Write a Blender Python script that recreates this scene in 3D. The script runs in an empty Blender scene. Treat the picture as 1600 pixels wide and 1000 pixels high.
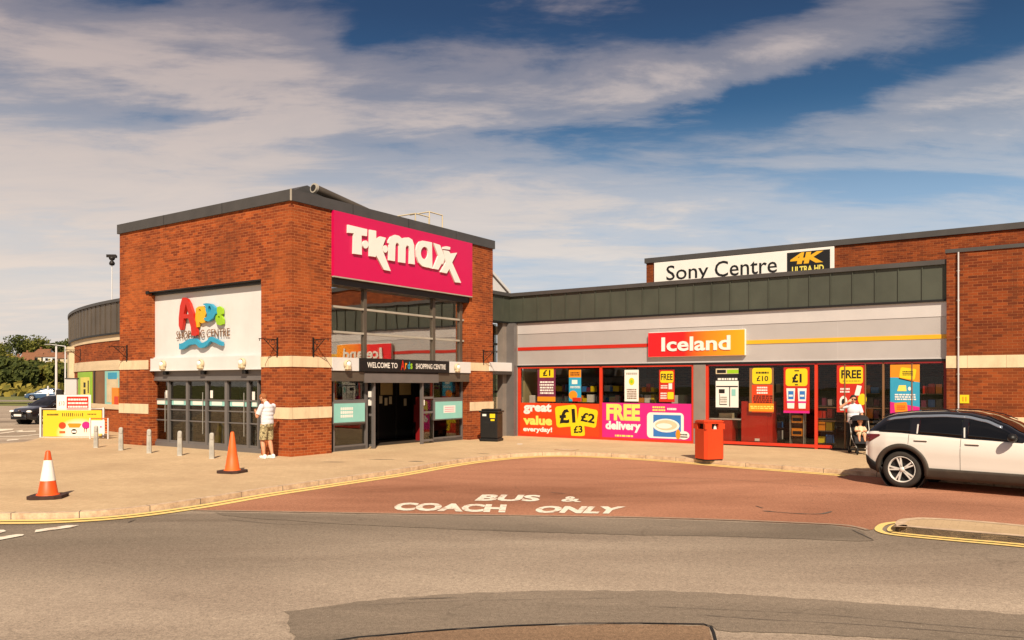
import bpy, math, random
from mathutils import Vector, Matrix
from mathutils.geometry import tessellate_polygon
random.seed(7)
R = math.radians
# ---------------------------------------------------------------- camera
F, HZ, CH = 1240.0, 600.0, 1.95          # focal length and horizon in photo pixels, eye height above the pavement
S = bpy.context.scene
COL = S.collection
cam = bpy.data.cameras.new('camera'); camo = bpy.data.objects.new('camera', cam); COL.objects.link(camo)
camo.location = (0, 0, CH); camo.rotation_euler = (R(90), 0, 0)
cam.sensor_width = 36; cam.lens = 36 * F / 1600; cam.shift_y = (HZ - 500) / 1600; cam.clip_start = .05; cam.clip_end = 3000
S.camera = camo
S.view_settings.view_transform = 'Standard'; S.view_settings.look = 'None'
S.view_settings.exposure = .52; S.view_settings.gamma = 1
# ---------------------------------------------------------------- sun and sky
SUN_AZ = math.atan2(.10, -1.0)            # the sun stands behind the camera, a little to the right
SUN_EL = R(41)
sd = Vector((math.sin(SUN_AZ) * math.cos(SUN_EL), math.cos(SUN_AZ) * math.cos(SUN_EL), math.sin(SUN_EL)))
sl = bpy.data.lights.new('sun', 'SUN'); so = bpy.data.objects.new('sun', sl); COL.objects.link(so)
sl.energy = 4.7; sl.angle = R(.5); sl.color = (1, .86, .67)
so.rotation_euler = sd.to_track_quat('Z', 'Y').to_euler(); so.location = (0, -5, 30)
W = bpy.data.worlds.new('World'); S.world = W; W.use_nodes = True
wt = W.node_tree; wt.nodes.clear()
def sock(nt, v, inp):
    if isinstance(v, bpy.types.NodeSocket): nt.links.new(v, inp)
    elif v is not None:
        inp.default_value = v
def nd(nt, typ, ins=None, **kw):
    n = nt.nodes.new(typ)
    for k, v in kw.items(): setattr(n, k, v)
    for k, v in (ins or {}).items(): sock(nt, v, n.inputs[k])
    return n
def mth(nt, op, a, b=None, c=None, clamp=False):
    n = nt.nodes.new('ShaderNodeMath'); n.operation = op; n.use_clamp = clamp
    sock(nt, a, n.inputs[0]); sock(nt, b, n.inputs[1]); sock(nt, c, n.inputs[2]); return n.outputs[0]
def mixc(nt, f, a, b, mode='MIX'):
    n = nt.nodes.new('ShaderNodeMix'); n.data_type = 'RGBA'; n.blend_type = mode
    sock(nt, f, n.inputs[0]); sock(nt, a, n.inputs[6]); sock(nt, b, n.inputs[7]); return n.outputs[2]
def ramp(nt, f, stops, interp='LINEAR'):
    n = nt.nodes.new('ShaderNodeValToRGB'); e = n.color_ramp.elements; n.color_ramp.interpolation = interp
    while len(e) < len(stops): e.new(.5)
    for k, (p, c) in zip(e, stops): k.position = p; k.color = c if len(c) == 4 else (*c, 1)
    sock(nt, f, n.inputs[0]); return n.outputs[0]
def lin(h):
    if isinstance(h, str):
        h = h.lstrip('#'); c = [int(h[i:i+2], 16) / 255 for i in (0, 2, 4)]
    else: c = list(h)
    return tuple((x / 12.92 if x < .04045 else ((x + .055) / 1.055) ** 2.4) for x in c) + (1,)
SKY = .10
sky = nd(wt, 'ShaderNodeTexSky', sky_type='NISHITA', sun_disc=False, sun_elevation=SUN_EL, sun_rotation=SUN_AZ,
         altitude=50, air_density=1.0, dust_density=1.2, ozone_density=2.2)
dr = nd(wt, 'ShaderNodeTexCoord').outputs['Generated']
sx = nd(wt, 'ShaderNodeSeparateXYZ', {0: dr})
zc = mth(wt, 'MAXIMUM', sx.outputs[2], 0.0)
dn = mth(wt, 'ADD', zc, .10)
P = nd(wt, 'ShaderNodeCombineXYZ', {0: mth(wt, 'DIVIDE', sx.outputs[0], dn), 1: mth(wt, 'DIVIDE', sx.outputs[1], dn), 2: 0.0}).outputs[0]
rot = nd(wt, 'ShaderNodeMapping', {0: P, 'Rotation': (0, 0, R(-18)), 'Scale': (.50, 1.25, 1), 'Location': (3.1, 1.7, 0)}).outputs[0]
n1 = nd(wt, 'ShaderNodeTexNoise', {'Vector': rot, 'Scale': .95, 'Detail': 11, 'Roughness': .60, 'Distortion': .75}).outputs['Fac']
rot2 = nd(wt, 'ShaderNodeMapping', {0: P, 'Rotation': (0, 0, R(-26)), 'Scale': (.75, 1.5, 1), 'Location': (7.3, 2.2, 0)}).outputs[0]
n2 = nd(wt, 'ShaderNodeTexNoise', {'Vector': rot2, 'Scale': 1.9, 'Detail': 12, 'Roughness': .62, 'Distortion': .5}).outputs['Fac']
# broad areas of thicker cloud and of open blue, each around a compass direction and height
uu = mth(wt, 'DIVIDE', sx.outputs[0], mth(wt, 'MAXIMUM', sx.outputs[1], .05)); vv = mth(wt, 'DIVIDE', sx.outputs[2], mth(wt, 'MAXIMUM', sx.outputs[1], .05))
n4 = nd(wt, 'ShaderNodeTexNoise', {'Vector': rot, 'Scale': 5.5, 'Detail': 9, 'Roughness': .62, 'Distortion': .3}).outputs['Fac']
cl = mth(wt, 'ADD', mth(wt, 'ADD', mth(wt, 'MULTIPLY', n1, .66), mth(wt, 'MULTIPLY', n2, .36)), mth(wt, 'MULTIPLY', n4, .24))
wob = mth(wt, 'MULTIPLY', mth(wt, 'SUBTRACT', n1, .5), .45)
def area(px, py, wx_, wy_, tilt, amp):
    global cl
    u0, v0 = (px - 800) / F, (HZ - py) / F; c_, s_ = math.cos(R(tilt)), math.sin(R(tilt))
    du = mth(wt, 'ADD', mth(wt, 'SUBTRACT', uu, u0), wob); dv = mth(wt, 'ADD', mth(wt, 'SUBTRACT', vv, v0), mth(wt, 'MULTIPLY', wob, .4))
    a = mth(wt, 'DIVIDE', mth(wt, 'ADD', mth(wt, 'MULTIPLY', du, c_), mth(wt, 'MULTIPLY', dv, s_)), wx_ / F); b = mth(wt, 'DIVIDE', mth(wt, 'SUBTRACT', mth(wt, 'MULTIPLY', dv, c_), mth(wt, 'MULTIPLY', du, s_)), wy_ / F)
    g_ = mth(wt, 'EXPONENT', mth(wt, 'MULTIPLY', mth(wt, 'ADD', mth(wt, 'MULTIPLY', a, a), mth(wt, 'MULTIPLY', b, b)), -1.0)); cl = mth(wt, 'ADD', cl, mth(wt, 'MULTIPLY', g_, amp))
for q in ((900, 10, 420, 75, 0, -.21), (1060, 195, 340, 48, 6, -.20), (1400, 110, 300, 34, 12, -.14), (1560, 20, 120, 60, 0, -.16), (1350, 300, 420, 45, 0, -.10), (640, 200, 200, 22, 0, -.08), (560, 60, 90, 30, 30, -.10), (1500, 230, 300, 25, 6, -.06), (260, 185, 150, 28, 0, -.12), (620, 120, 160, 40, 0, -.06), (150, 20, 140, 25, 0, -.08),
          (100, 120, 330, 110, 0, .10), (420, 110, 220, 70, -8, .09), (1250, 60, 330, 42, 20, .14), (1500, 150, 200, 30, 14, .09), (300, 330, 600, 90, 0, .09), (950, 330, 200, 40, 0, .06)): area(*q)
cf = ramp(wt, cl, [(.46, (0, 0, 0)), (.61, (.46,) * 3), (.74, (.98,) * 3)], 'EASE')
leftness = mth(wt, 'MULTIPLY_ADD', sx.outputs[0], -.9, .42, True)
k = 1 / SKY / 2 ** .6                     # the sky colours are given as they look at this exposure
def sk(h): return tuple(x * k for x in lin(h)[:3]) + (1,)
hi_ = ramp(wt, zc, [(.10, (0, 0, 0)), (.45, (1, 1, 1))])
ccol = mixc(wt, hi_, sk('f0ebe4'), sk('b8aaab'))
ccol = mixc(wt, leftness, ccol, mixc(wt, hi_, sk('f0e0d3'), sk('b9a6a4')))
ccol = mixc(wt, mth(wt, 'MULTIPLY', ramp(wt, n2, [(.35, (1, 1, 1)), (.60, (0, 0, 0))]), .25), ccol, mixc(wt, hi_, sk('bcc4cf'), sk('6f7383')))
tone = mixc(wt, 1.0, sky.outputs[0], ramp(wt, zc, [(.0, (.62, .62, .66)), (.16, (.36, .56, .64)), (.28, (.21, .38, .46)), (.42, (.16, .23, .30)), (.6, (.12, .18, .25))]), 'MULTIPLY')
hor = ramp(wt, zc, [(.0, (.94,) * 3), (.14, (.80,) * 3), (.33, (0, 0, 0))], 'EASE')
horc = mixc(wt, leftness, sk('b0cae4'), sk('e8ddd3'))
base = mixc(wt, hor, tone, horc)
full = mixc(wt, mth(wt, 'MULTIPLY', cf, .95), base, ccol)
bg = nd(wt, 'ShaderNodeBackground', {'Color': full, 'Strength': SKY})
nd(wt, 'ShaderNodeOutputWorld', {0: bg.outputs[0]})
# ---------------------------------------------------------------- materials
MATS = {}
def newmat(name):
    m = bpy.data.materials.new(name); m.use_nodes = True; nt = m.node_tree
    b = nt.nodes['Principled BSDF']; MATS[name] = m
    return m, nt, b
def plain(name, col, rough=.6, metal=0, var=.12, vscale=1.6, bump=0, bscale=60, spec=None, coat=0, dirt=None):
    """painted / plastic / stone surface with slight tone variation, wear and bump"""
    m, nt, b = newmat(name)
    c = lin(col) if isinstance(col, str) else (*col, 1)
    oc = nd(nt, 'ShaderNodeTexCoord').outputs['Object']
    n = nd(nt, 'ShaderNodeTexNoise', {'Vector': oc, 'Scale': vscale, 'Detail': 6, 'Roughness': .6}).outputs['Fac']
    lo = tuple(x * (1 - var * 1.6) for x in c[:3]) + (1,); hi = tuple(min(1, x * (1 + var)) for x in c[:3]) + (1,)
    colr = ramp(nt, n, [(.3, lo), (.68, hi)])
    if dirt:
        n2 = nd(nt, 'ShaderNodeTexNoise', {'Vector': nd(nt, 'ShaderNodeMapping', {0: oc, 'Scale': (1, 1, .25)}).outputs[0], 'Scale': vscale * 2.3, 'Detail': 8, 'Roughness': .7}).outputs['Fac']
        colr = mixc(nt, mth(nt, 'MULTIPLY', ramp(nt, n2, [(.5, (0, 0, 0)), (.75, (1, 1, 1))]), dirt), colr, tuple(x * .35 for x in c[:3]) + (1,))
    sock(nt, colr, b.inputs['Base Color'])
    b.inputs['Roughness'].default_value = rough; b.inputs['Metallic'].default_value = metal
    if spec is not None: b.inputs['Specular IOR Level'].default_value = spec
    if coat: b.inputs['Coat Weight'].default_value = coat; b.inputs['Coat Roughness'].default_value = .04
    if bump:
        nb = nd(nt, 'ShaderNodeTexNoise', {'Vector': oc, 'Scale': bscale, 'Detail': 3}).outputs['Fac']
        sock(nt, nd(nt, 'ShaderNodeBump', {'Strength': bump, 'Distance': .01, 'Height': nb}).outputs[0], b.inputs['Normal'])
    return m
def brick_mat(name, curved=0, tone=1.0):
    m, nt, b = newmat(name)
    oc = nd(nt, 'ShaderNodeTexCoord').outputs['Object']
    s = nd(nt, 'ShaderNodeSeparateXYZ', {0: oc})
    if curved: u = mth(nt, 'MULTIPLY', mth(nt, 'ARCTAN2', s.outputs[1], s.outputs[0]), curved)
    else: u = mth(nt, 'ADD', s.outputs[0], s.outputs[1])
    v = nd(nt, 'ShaderNodeCombineXYZ', {0: u, 1: s.outputs[2], 2: 0.0}).outputs[0]
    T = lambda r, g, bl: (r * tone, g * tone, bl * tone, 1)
    br = nd(nt, 'ShaderNodeTexBrick', {'Vector': v, 'Color1': T(.40, .085, .018), 'Color2': T(.17, .030, .009), 'Mortar': T(.50, .175, .065),
        'Scale': 1.0, 'Mortar Size': .007, 'Mortar Smooth': .25, 'Bias': .0, 'Brick Width': .225, 'Row Height': .076})
    n = nd(nt, 'ShaderNodeTexNoise', {'Vector': v, 'Scale': .55, 'Detail': 7, 'Roughness': .65, 'Distortion': .5}).outputs['Fac']
    st = nd(nt, 'ShaderNodeMapping', {0: v, 'Scale': (.5, 4, 1)}).outputs[0]
    n2 = nd(nt, 'ShaderNodeTexNoise', {'Vector': st, 'Scale': 1.6, 'Detail': 8, 'Roughness': .75}).outputs['Fac']
    c = mixc(nt, ramp(nt, n, [(.40, (0, 0, 0)), (.72, (.55,) * 3)]), br.outputs[0], T(.11, .030, .012))
    c = mixc(nt, ramp(nt, n2, [(.52, (0, 0, 0)), (.70, (.80,) * 3)]), c, T(.075, .022, .010))
    n5 = nd(nt, 'ShaderNodeTexNoise', {'Vector': nd(nt, 'ShaderNodeMapping', {0: v, 'Scale': (2.6, .22, 1)}).outputs[0], 'Scale': 1.3, 'Detail': 6, 'Roughness': .6}).outputs['Fac']
    c = mixc(nt, ramp(nt, n5, [(.54, (0, 0, 0)), (.72, (.5,) * 3)]), c, T(.10, .032, .015))
    n4 = nd(nt, 'ShaderNodeTexNoise', {'Vector': v, 'Scale': .3, 'Detail': 3}).outputs['Fac']
    c = mixc(nt, ramp(nt, n4, [(.5, (0, 0, 0)), (.75, (.5,) * 3)]), c, T(.47, .125, .030))
    sock(nt, c, b.inputs['Base Color']); b.inputs['Roughness'].default_value = .88
    b.inputs['Specular IOR Level'].default_value = .2
    h = mth(nt, 'SUBTRACT', mth(nt, 'MULTIPLY', n2, .5), br.outputs['Fac'])
    sock(nt, nd(nt, 'ShaderNodeBump', {'Strength': .9, 'Distance': .012, 'Height': h}).outputs[0], b.inputs['Normal'])
    return m
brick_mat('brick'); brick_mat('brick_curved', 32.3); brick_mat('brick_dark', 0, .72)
def band_mat(name, col):
    m, nt, b = newmat(name); c = lin(col)
    oc = nd(nt, 'ShaderNodeTexCoord').outputs['Object']; s = nd(nt, 'ShaderNodeSeparateXYZ', {0: oc})
    v = nd(nt, 'ShaderNodeCombineXYZ', {0: mth(nt, 'ADD', s.outputs[0], s.outputs[1]), 1: s.outputs[2], 2: 0.0}).outputs[0]
    d = lambda f: tuple(x * f for x in c[:3]) + (1,)
    br = nd(nt, 'ShaderNodeTexBrick', {'Vector': v, 'Color1': c, 'Color2': d(.9), 'Mortar': d(.5), 'Scale': 1.0, 'Mortar Size': .006, 'Brick Width': .9, 'Row Height': 2.0}, offset=0.0)
    n = nd(nt, 'ShaderNodeTexNoise', {'Vector': nd(nt, 'ShaderNodeMapping', {0: v, 'Scale': (1, .35, 1)}).outputs[0], 'Scale': 4, 'Detail': 8, 'Roughness': .7}).outputs['Fac']
    sock(nt, mixc(nt, ramp(nt, n, [(.45, (0, 0, 0)), (.8, (.7,) * 3)]), br.outputs[0], d(.55)), b.inputs['Base Color'])
    b.inputs['Roughness'].default_value = .8
    return m
band_mat('stone', 'dcc4a0')
def glass_mat(name, refl=.10, tint=(.75, .78, .74), rough=.0):
    m = bpy.data.materials.new(name); m.use_nodes = True; nt = m.node_tree; nt.nodes.clear(); MATS[name] = m
    oc = nd(nt, 'ShaderNodeTexCoord').outputs['Object']
    nb = nd(nt, 'ShaderNodeTexNoise', {'Vector': oc, 'Scale': 1.1, 'Detail': 1}).outputs['Fac']
    bp = nd(nt, 'ShaderNodeBump', {'Strength': .12, 'Distance': .02, 'Height': nb}).outputs[0]
    t = nd(nt, 'ShaderNodeBsdfTransparent', {'Color': (*tint, 1)})
    g = nd(nt, 'ShaderNodeBsdfGlossy', {'Color': (1, 1, 1, 1), 'Roughness': rough, 'Normal': bp})
    fr = nd(nt, 'ShaderNodeFresnel', {'IOR': 1.5})
    f = mth(nt, 'ADD', mth(nt, 'MULTIPLY', fr.outputs[0], .42), refl, None, True)
    mx = nd(nt, 'ShaderNodeMixShader', {0: f, 1: t.outputs[0], 2: g.outputs[0]})
    nd(nt, 'ShaderNodeOutputMaterial', {0: mx.outputs[0]}); return m
glass_mat('glass', .0, (.56, .56, .53)); glass_mat('glass_shop', .0, (.92, .91, .88)); glass_mat('glass_upper', .30, (.92, .88, .78)); glass_mat('glass_clear', .0, (.9, .9, .9))
def seam(name, col, rough, metal):
    return plain(name, col, rough, metal, .10, .9)
plain('coping', '4a4745', .5, .2, .1); plain('coping_light', 'a39b8d', .5, .0, .1)
plain('green_metal', '4a4d42', .5, .25, .12, .8, dirt=.2); plain('bronze_metal', '5d5348', .5, .3, .14, .8)
plain('fascia', 'bab4b1', .42, .35, .06, .5); plain('fascia_light', 'cec8c5', .42, .3, .06, .5)
plain('white', 'cfccca', .55, 0, .04, 1.2, dirt=.08); plain('white_gloss', 'e0dbd3', .35, 0, .03)
plain('grey_frame', '6f6a68', .45, .3, .08); plain('pillar_grey', '8d8279', .5, .3, .08)
plain('dark_frame', '2b2826', .5, .2, .1); plain('black', '0d0c0c', .5, 0, .1); plain('black_matt', '161414', .85, 0, .2)
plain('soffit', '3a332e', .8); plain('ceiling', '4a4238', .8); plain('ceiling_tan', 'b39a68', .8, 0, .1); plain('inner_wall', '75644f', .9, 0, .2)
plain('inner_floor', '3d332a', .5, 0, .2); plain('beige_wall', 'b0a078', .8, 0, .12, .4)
plain('magenta', 'c2004a', .38, 0, .03, .5); plain('pink', 'c41c78', .4, 0, .03); plain('red', 'b82412', .4, 0, .05); plain('shop_red', 'c23218', .42, 0, .05)
plain('orange_red', 'cc3c0e', .45, 0, .05); plain('orange', 'dc8416', .45, 0, .05); plain('stripe_yellow', 'dba41e', .45, 0, .04); plain('yellow', 'dcbf14', .45, 0, .04); plain('pale_yellow', 'e0cf60', .45, 0, .04)
plain('cyan', '2c92b4', .45, 0, .05); plain('pale_cyan', '86bfb6', .4, 0, .05); plain('lime', '8fba1c', .4, 0, .05); plain('blue', '2f6fb4', .4, 0, .05)
plain('brown_paint', '7a5535', .6); plain('wood', '8a5a2c', .6, 0, .2, 3); plain('dark_red', '7c0f12', .5, 0, .1); plain('purple', '6a2440', .5, 0, .15, 5)
plain('iron', '241f1c', .55, .4, .1); plain('galvanised', 'a9a59c', .45, .5, .1, 6); plain('concrete', 'aca79d', .9, 0, .16, 5, .3, 40, dirt=.3)
plain('cone_orange', 'e0500f', .5, 0, .10, 4, dirt=.25); plain('cone_faded', 'dc5f1c', .55, 0, .10, 4, dirt=.2); plain('cone_white', 'e8e2d8', .5, 0, .06, 5, dirt=.2); plain('rubber', '3b241b', .85, 0, .2, 6)
plain('skin', 'c98e6c', .55, 0, .07, 12); plain('hair_ginger', '94562a', .8, 0, .2, 60, .5, 200); plain('hair_dark', '241a14', .7, 0, .3, 60, .5, 200)
plain('tshirt_white', 'cfcdd2', .85, 0, .05, 9, .5, 22); plain('shoe_white', 'dcd8d2', .6, 0, .08, 12); plain('trousers_black', '17161a', .85, 0, .2, 9, .4, 25)
plain('cant_rail_reflection', '8b93a0', .2, .5, .04, coat=.6); plain('tyre', '2c2722', .85, 0, .15, 9, .3, 80); plain('alloy', 'd6d2ca', .35, .15, .05); plain('chrome', 'c8c5c0', .15, .95, .03)  # cant rail colour holds a painted-in bluish reflection
plain('car_white', 'd8d2c8', .28, 0, .02, .7, coat=.8); plain('car_black', '14161c', .22, .1, .05, .7, coat=1); plain('car_glass', '0b0d0f', .04, 0, .1, spec=.5); plain('cladding', '3d352c', .65, 0, .15, 5, .3, 60)
plain('car_blue', '34506e', .3, .1, .05, .7, coat=1)
plain('lamp_glass', 'e8e4dc', .15, 0, .03); plain('lamp_red', '5e0a08', .15, 0, .05, coat=1); plain('gloss_black', '0a0a0c', .12, 0, .05, coat=1)
plain('render_cream', 'c9b795', .85, 0, .1); plain('roof_tile', '7c5238', .9, 0, .2, 2); plain('bark', '4b3826', .95, 0, .25, 6)
def camo_mat():
    m, nt, b = newmat('camo'); oc = nd(nt, 'ShaderNodeTexCoord').outputs['Object']
    n = nd(nt, 'ShaderNodeTexNoise', {'Vector': oc, 'Scale': 14, 'Detail': 2, 'Distortion': 1.2}).outputs['Fac']
    sock(nt, ramp(nt, n, [(.0, lin('5a5038')), (.42, lin('8d7f5c')), (.50, lin('b5a67c')), (.62, lin('6b5f42'))], 'CONSTANT'), b.inputs['Base Color']); b.inputs['Roughness'].default_value = .9
camo_mat()
def leaf_mat(name, a, b_):
    m, nt, b = newmat(name); oi = nd(nt, 'ShaderNodeTexCoord').outputs['Object']
    n = nd(nt, 'ShaderNodeTexNoise', {'Vector': oi, 'Scale': .7, 'Detail': 4}).outputs['Fac']
    g = nd(nt, 'ShaderNodeNewGeometry').outputs['Random Per Island']
    f = mth(nt, 'ADD', mth(nt, 'MULTIPLY', n, .7), mth(nt, 'MULTIPLY', g, .4))
    sock(nt, ramp(nt, f, [(.3, a), (.75, b_)]), b.inputs['Base Color']); b.inputs['Roughness'].default_value = .8
    b.inputs['Specular IOR Level'].default_value = .2
leaf_mat('leaf_dark', (.022, .034, .008), (.080, .090, .018)); leaf_mat('leaf_olive', (.08, .080, .014), (.26, .20, .035)); leaf_mat('leaf_green', (.045, .058, .010), (.16, .155, .028))
def asphalt(name, c0, c1, patch=.35, speck=.35, cracks=.6, worn_areas=()):
    m, nt, b = newmat(name); oc = nd(nt, 'ShaderNodeTexCoord').outputs['Object']
    big = nd(nt, 'ShaderNodeTexNoise', {'Vector': nd(nt, 'ShaderNodeMapping', {0: oc, 'Scale': (.30, .9, 1)}).outputs[0], 'Scale': .42, 'Detail': 6, 'Roughness': .62, 'Distortion': .6}).outputs['Fac']
    c = ramp(nt, big, [(.30, c0), (.66, c1)])
    if worn_areas:                                        # older, darker stretches of the surface
        s3 = nd(nt, 'ShaderNodeSeparateXYZ', {0: oc}); wb_ = mth(nt, 'MULTIPLY', mth(nt, 'SUBTRACT', big, .5), 2.2)
        for (x_, y_, rx_, ry_, a_) in worn_areas:
            u_ = mth(nt, 'DIVIDE', mth(nt, 'SUBTRACT', s3.outputs[0], x_), rx_); v_ = mth(nt, 'ADD', mth(nt, 'DIVIDE', mth(nt, 'SUBTRACT', s3.outputs[1], y_), ry_), wb_)
            g_ = mth(nt, 'EXPONENT', mth(nt, 'MULTIPLY', mth(nt, 'ADD', mth(nt, 'MULTIPLY', u_, u_), mth(nt, 'MULTIPLY', v_, v_)), -1.0)); c = mixc(nt, mth(nt, 'MULTIPLY', g_, a_), c, (.105, .082, .060, 1))
    fine = nd(nt, 'ShaderNodeTexNoise', {'Vector': oc, 'Scale': 85, 'Detail': 2, 'Roughness': .7}).outputs['Fac']
    mid = nd(nt, 'ShaderNodeTexNoise', {'Vector': oc, 'Scale': 22, 'Detail': 5, 'Roughness': .75}).outputs['Fac']
    gran = mth(nt, 'ADD', mth(nt, 'MULTIPLY', fine, .6), mth(nt, 'MULTIPLY', mid, .4))
    g = ramp(nt, gran, [(.36, (.5 - speck,) * 3), (.64, (.5 + speck,) * 3)])
    c = mixc(nt, .75, c, g, 'OVERLAY')
    vo = nd(nt, 'ShaderNodeTexVoronoi', {'Vector': oc, 'Scale': 13, 'Randomness': 1}, feature='F1')
    sp = ramp(nt, vo.outputs['Distance'], [(.035, (1, 1, 1)), (.07, (0, 0, 0))])
    rnd = nd(nt, 'ShaderNodeSeparateColor', {0: vo.outputs['Color']}).outputs[0]
    c = mixc(nt, mth(nt, 'MULTIPLY', sp, mth(nt, 'GREATER_THAN', rnd, .93)), c, (.62, .57, .48, 1))
    c = mixc(nt, mth(nt, 'MULTIPLY', sp, mth(nt, 'LESS_THAN', rnd, .08)), c, (.03, .025, .02, 1))
    wob = nd(nt, 'ShaderNodeTexNoise', {'Vector': oc, 'Scale': 1.3, 'Detail': 5}).outputs['Color']
    wv = nd(nt, 'ShaderNodeVectorMath', {0: oc, 1: mixc(nt, 1.0, wob, (.9, .9, .9, 1), 'MULTIPLY')}, operation='ADD').outputs[0]
    vc = nd(nt, 'ShaderNodeTexVoronoi', {'Vector': wv, 'Scale': .36}, feature='DISTANCE_TO_EDGE').outputs['Distance']
    msk = ramp(nt, nd(nt, 'ShaderNodeTexNoise', {'Vector': oc, 'Scale': .5, 'Detail': 2}).outputs['Fac'], [(.53, (0, 0, 0)), (.6, (1, 1, 1))])
    ck = mth(nt, 'MULTIPLY', mth(nt, 'MULTIPLY', ramp(nt, vc, [(.002, (1, 1, 1)), (.007, (0, 0, 0))]), msk), cracks)
    c = mixc(nt, ck, c, (.03, .024, .018, 1))
    st = nd(nt, 'ShaderNodeTexNoise', {'Vector': oc, 'Scale': 1.9, 'Detail': 9, 'Roughness': .72}).outputs['Fac']
    c = mixc(nt, mth(nt, 'MULTIPLY', ramp(nt, st, [(.60, (0, 0, 0)), (.74, (1, 1, 1))]), patch), c, tuple(x * .45 for x in c0[:3]) + (1,))
    sock(nt, c, b.inputs['Base Color']); b.inputs['Roughness'].default_value = .92; b.inputs['Specular IOR Level'].default_value = .2
    h = mth(nt, 'SUBTRACT', gran, ck)
    sock(nt, nd(nt, 'ShaderNodeBump', {'Strength': .55, 'Distance': .006, 'Height': h}).outputs[0], b.inputs['Normal'])
asphalt('asphalt', (.215, .162, .122, 1), (.435, .345, .262, 1), .45, .27, .2, ((-6.5, 10.6, 5.5, 2.0, .72), (-1.5, 11.6, 6, .8, .40), (6.4, 10.2, 4.5, 1.6, .50), (-3.5, 8.9, 2.2, .5, .25))); asphalt('asphalt_dark', (.110, .086, .064, 1), (.265, .208, .157, 1), .5, .28, .2)
asphalt('red_tarmac', (.235, .098, .055, 1), (.43, .198, .118, 1), .5, .38, .25); asphalt('brown_patch', (.17, .105, .065, 1), (.26, .165, .10, 1), .5, .30, .3)
asphalt('far_road', (.2, .16, .125, 1), (.28, .235, .19, 1))
def worn(name, col, under, thr=.62):
    m, nt, b = newmat(name); oc = nd(nt, 'ShaderNodeTexCoord').outputs['Object']
    n = nd(nt, 'ShaderNodeTexNoise', {'Vector': oc, 'Scale': 6, 'Detail': 10, 'Roughness': .8}).outputs['Fac']
    c = mixc(nt, ramp(nt, n, [(thr - .05, (0, 0, 0)), (thr + .05, (.8,) * 3)]), lin(col), under)
    f = nd(nt, 'ShaderNodeTexNoise', {'Vector': oc, 'Scale': 70, 'Detail': 2}).outputs['Fac']
    c = mixc(nt, .5, c, ramp(nt, f, [(.3, (.36,) * 3), (.7, (.64,) * 3)]), 'OVERLAY')
    sock(nt, c, b.inputs['Base Color']); b.inputs['Roughness'].default_value = .85
worn('line_yellow', 'e6c478', (.34, .24, .14, 1), .64); worn('line_white', 'e0d6c4', (.36, .17, .10, 1), .56); worn('edging', '9c8672', (.16, .12, .09, 1), .58)
def paving():
    m, nt, b = newmat('paving'); oc = nd(nt, 'ShaderNodeTexCoord').outputs['Object']
    mp = nd(nt, 'ShaderNodeMapping', {0: oc, 'Rotation': (0, 0, R(33))}).outputs[0]
    br = nd(nt, 'ShaderNodeTexBrick', {'Vector': mp, 'Color1': (.565, .405, .24, 1), 'Color2': (.505, .355, .208, 1), 'Mortar': (.39, .27, .155, 1), 'Scale': 1.0, 'Mortar Size': .004, 'Mortar Smooth': .4, 'Brick Width': .2, 'Row Height': .1})
    n = nd(nt, 'ShaderNodeTexNoise', {'Vector': oc, 'Scale': .45, 'Detail': 7, 'Roughness': .6}).outputs['Fac']
    c = mixc(nt, ramp(nt, n, [(.42, (0, 0, 0)), (.72, (.8,) * 3)]), br.outputs[0], (.40, .275, .16, 1))
    f = nd(nt, 'ShaderNodeTexNoise', {'Vector': oc, 'Scale': 30, 'Detail': 5, 'Roughness': .7}).outputs['Fac']
    c = mixc(nt, .6, c, ramp(nt, f, [(.3, (.38,) * 3), (.7, (.62,) * 3)]), 'OVERLAY')
    s = nd(nt, 'ShaderNodeTexNoise', {'Vector': oc, 'Scale': 1.5, 'Detail': 9, 'Roughness': .75}).outputs['Fac']
    c = mixc(nt, ramp(nt, s, [(.64, (0, 0, 0)), (.76, (.5,) * 3)]), c, (.26, .175, .10, 1))
    vg = nd(nt, 'ShaderNodeTexVoronoi', {'Vector': oc, 'Scale': 4.5, 'Randomness': 1}, feature='F1'); gs = ramp(nt, vg.outputs['Distance'], [(.06, (1, 1, 1)), (.10, (0, 0, 0))]); gr = nd(nt, 'ShaderNodeSeparateColor', {0: vg.outputs['Color']}).outputs[0]
    c = mixc(nt, mth(nt, 'MULTIPLY', mth(nt, 'MULTIPLY', gs, mth(nt, 'LESS_THAN', gr, .16)), .7), c, (.20, .14, .085, 1))
    sock(nt, c, b.inputs['Base Color']); b.inputs['Roughness'].default_value = .85; b.inputs['Specular IOR Level'].default_value = .25
    sock(nt, nd(nt, 'ShaderNodeBump', {'Strength': .4, 'Distance': .005, 'Height': mth(nt, 'SUBTRACT', f, br.outputs['Fac'])}).outputs[0], b.inputs['Normal'])
paving()
def kerbm():
    m, nt, b = newmat('kerb'); oc = nd(nt, 'ShaderNodeTexCoord').outputs['Object']
    n = nd(nt, 'ShaderNodeTexNoise', {'Vector': oc, 'Scale': 5, 'Detail': 9, 'Roughness': .75}).outputs['Fac']
    sock(nt, ramp(nt, n, [(.35, (.36, .24, .155, 1)), (.6, (.60, .44, .29, 1))]), b.inputs['Base Color']); b.inputs['Roughness'].default_value = .9
kerbm()
plain('grass', (.15, .15, .025), .95, 0, .35, .6, .6, 8); plain('hill_grass', (.09, .095, .03), .95, 0, .45, .08)
plain('kerb_dark', (.10, .08, .065), .9, 0, .3, 4, .4, 40)
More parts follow.
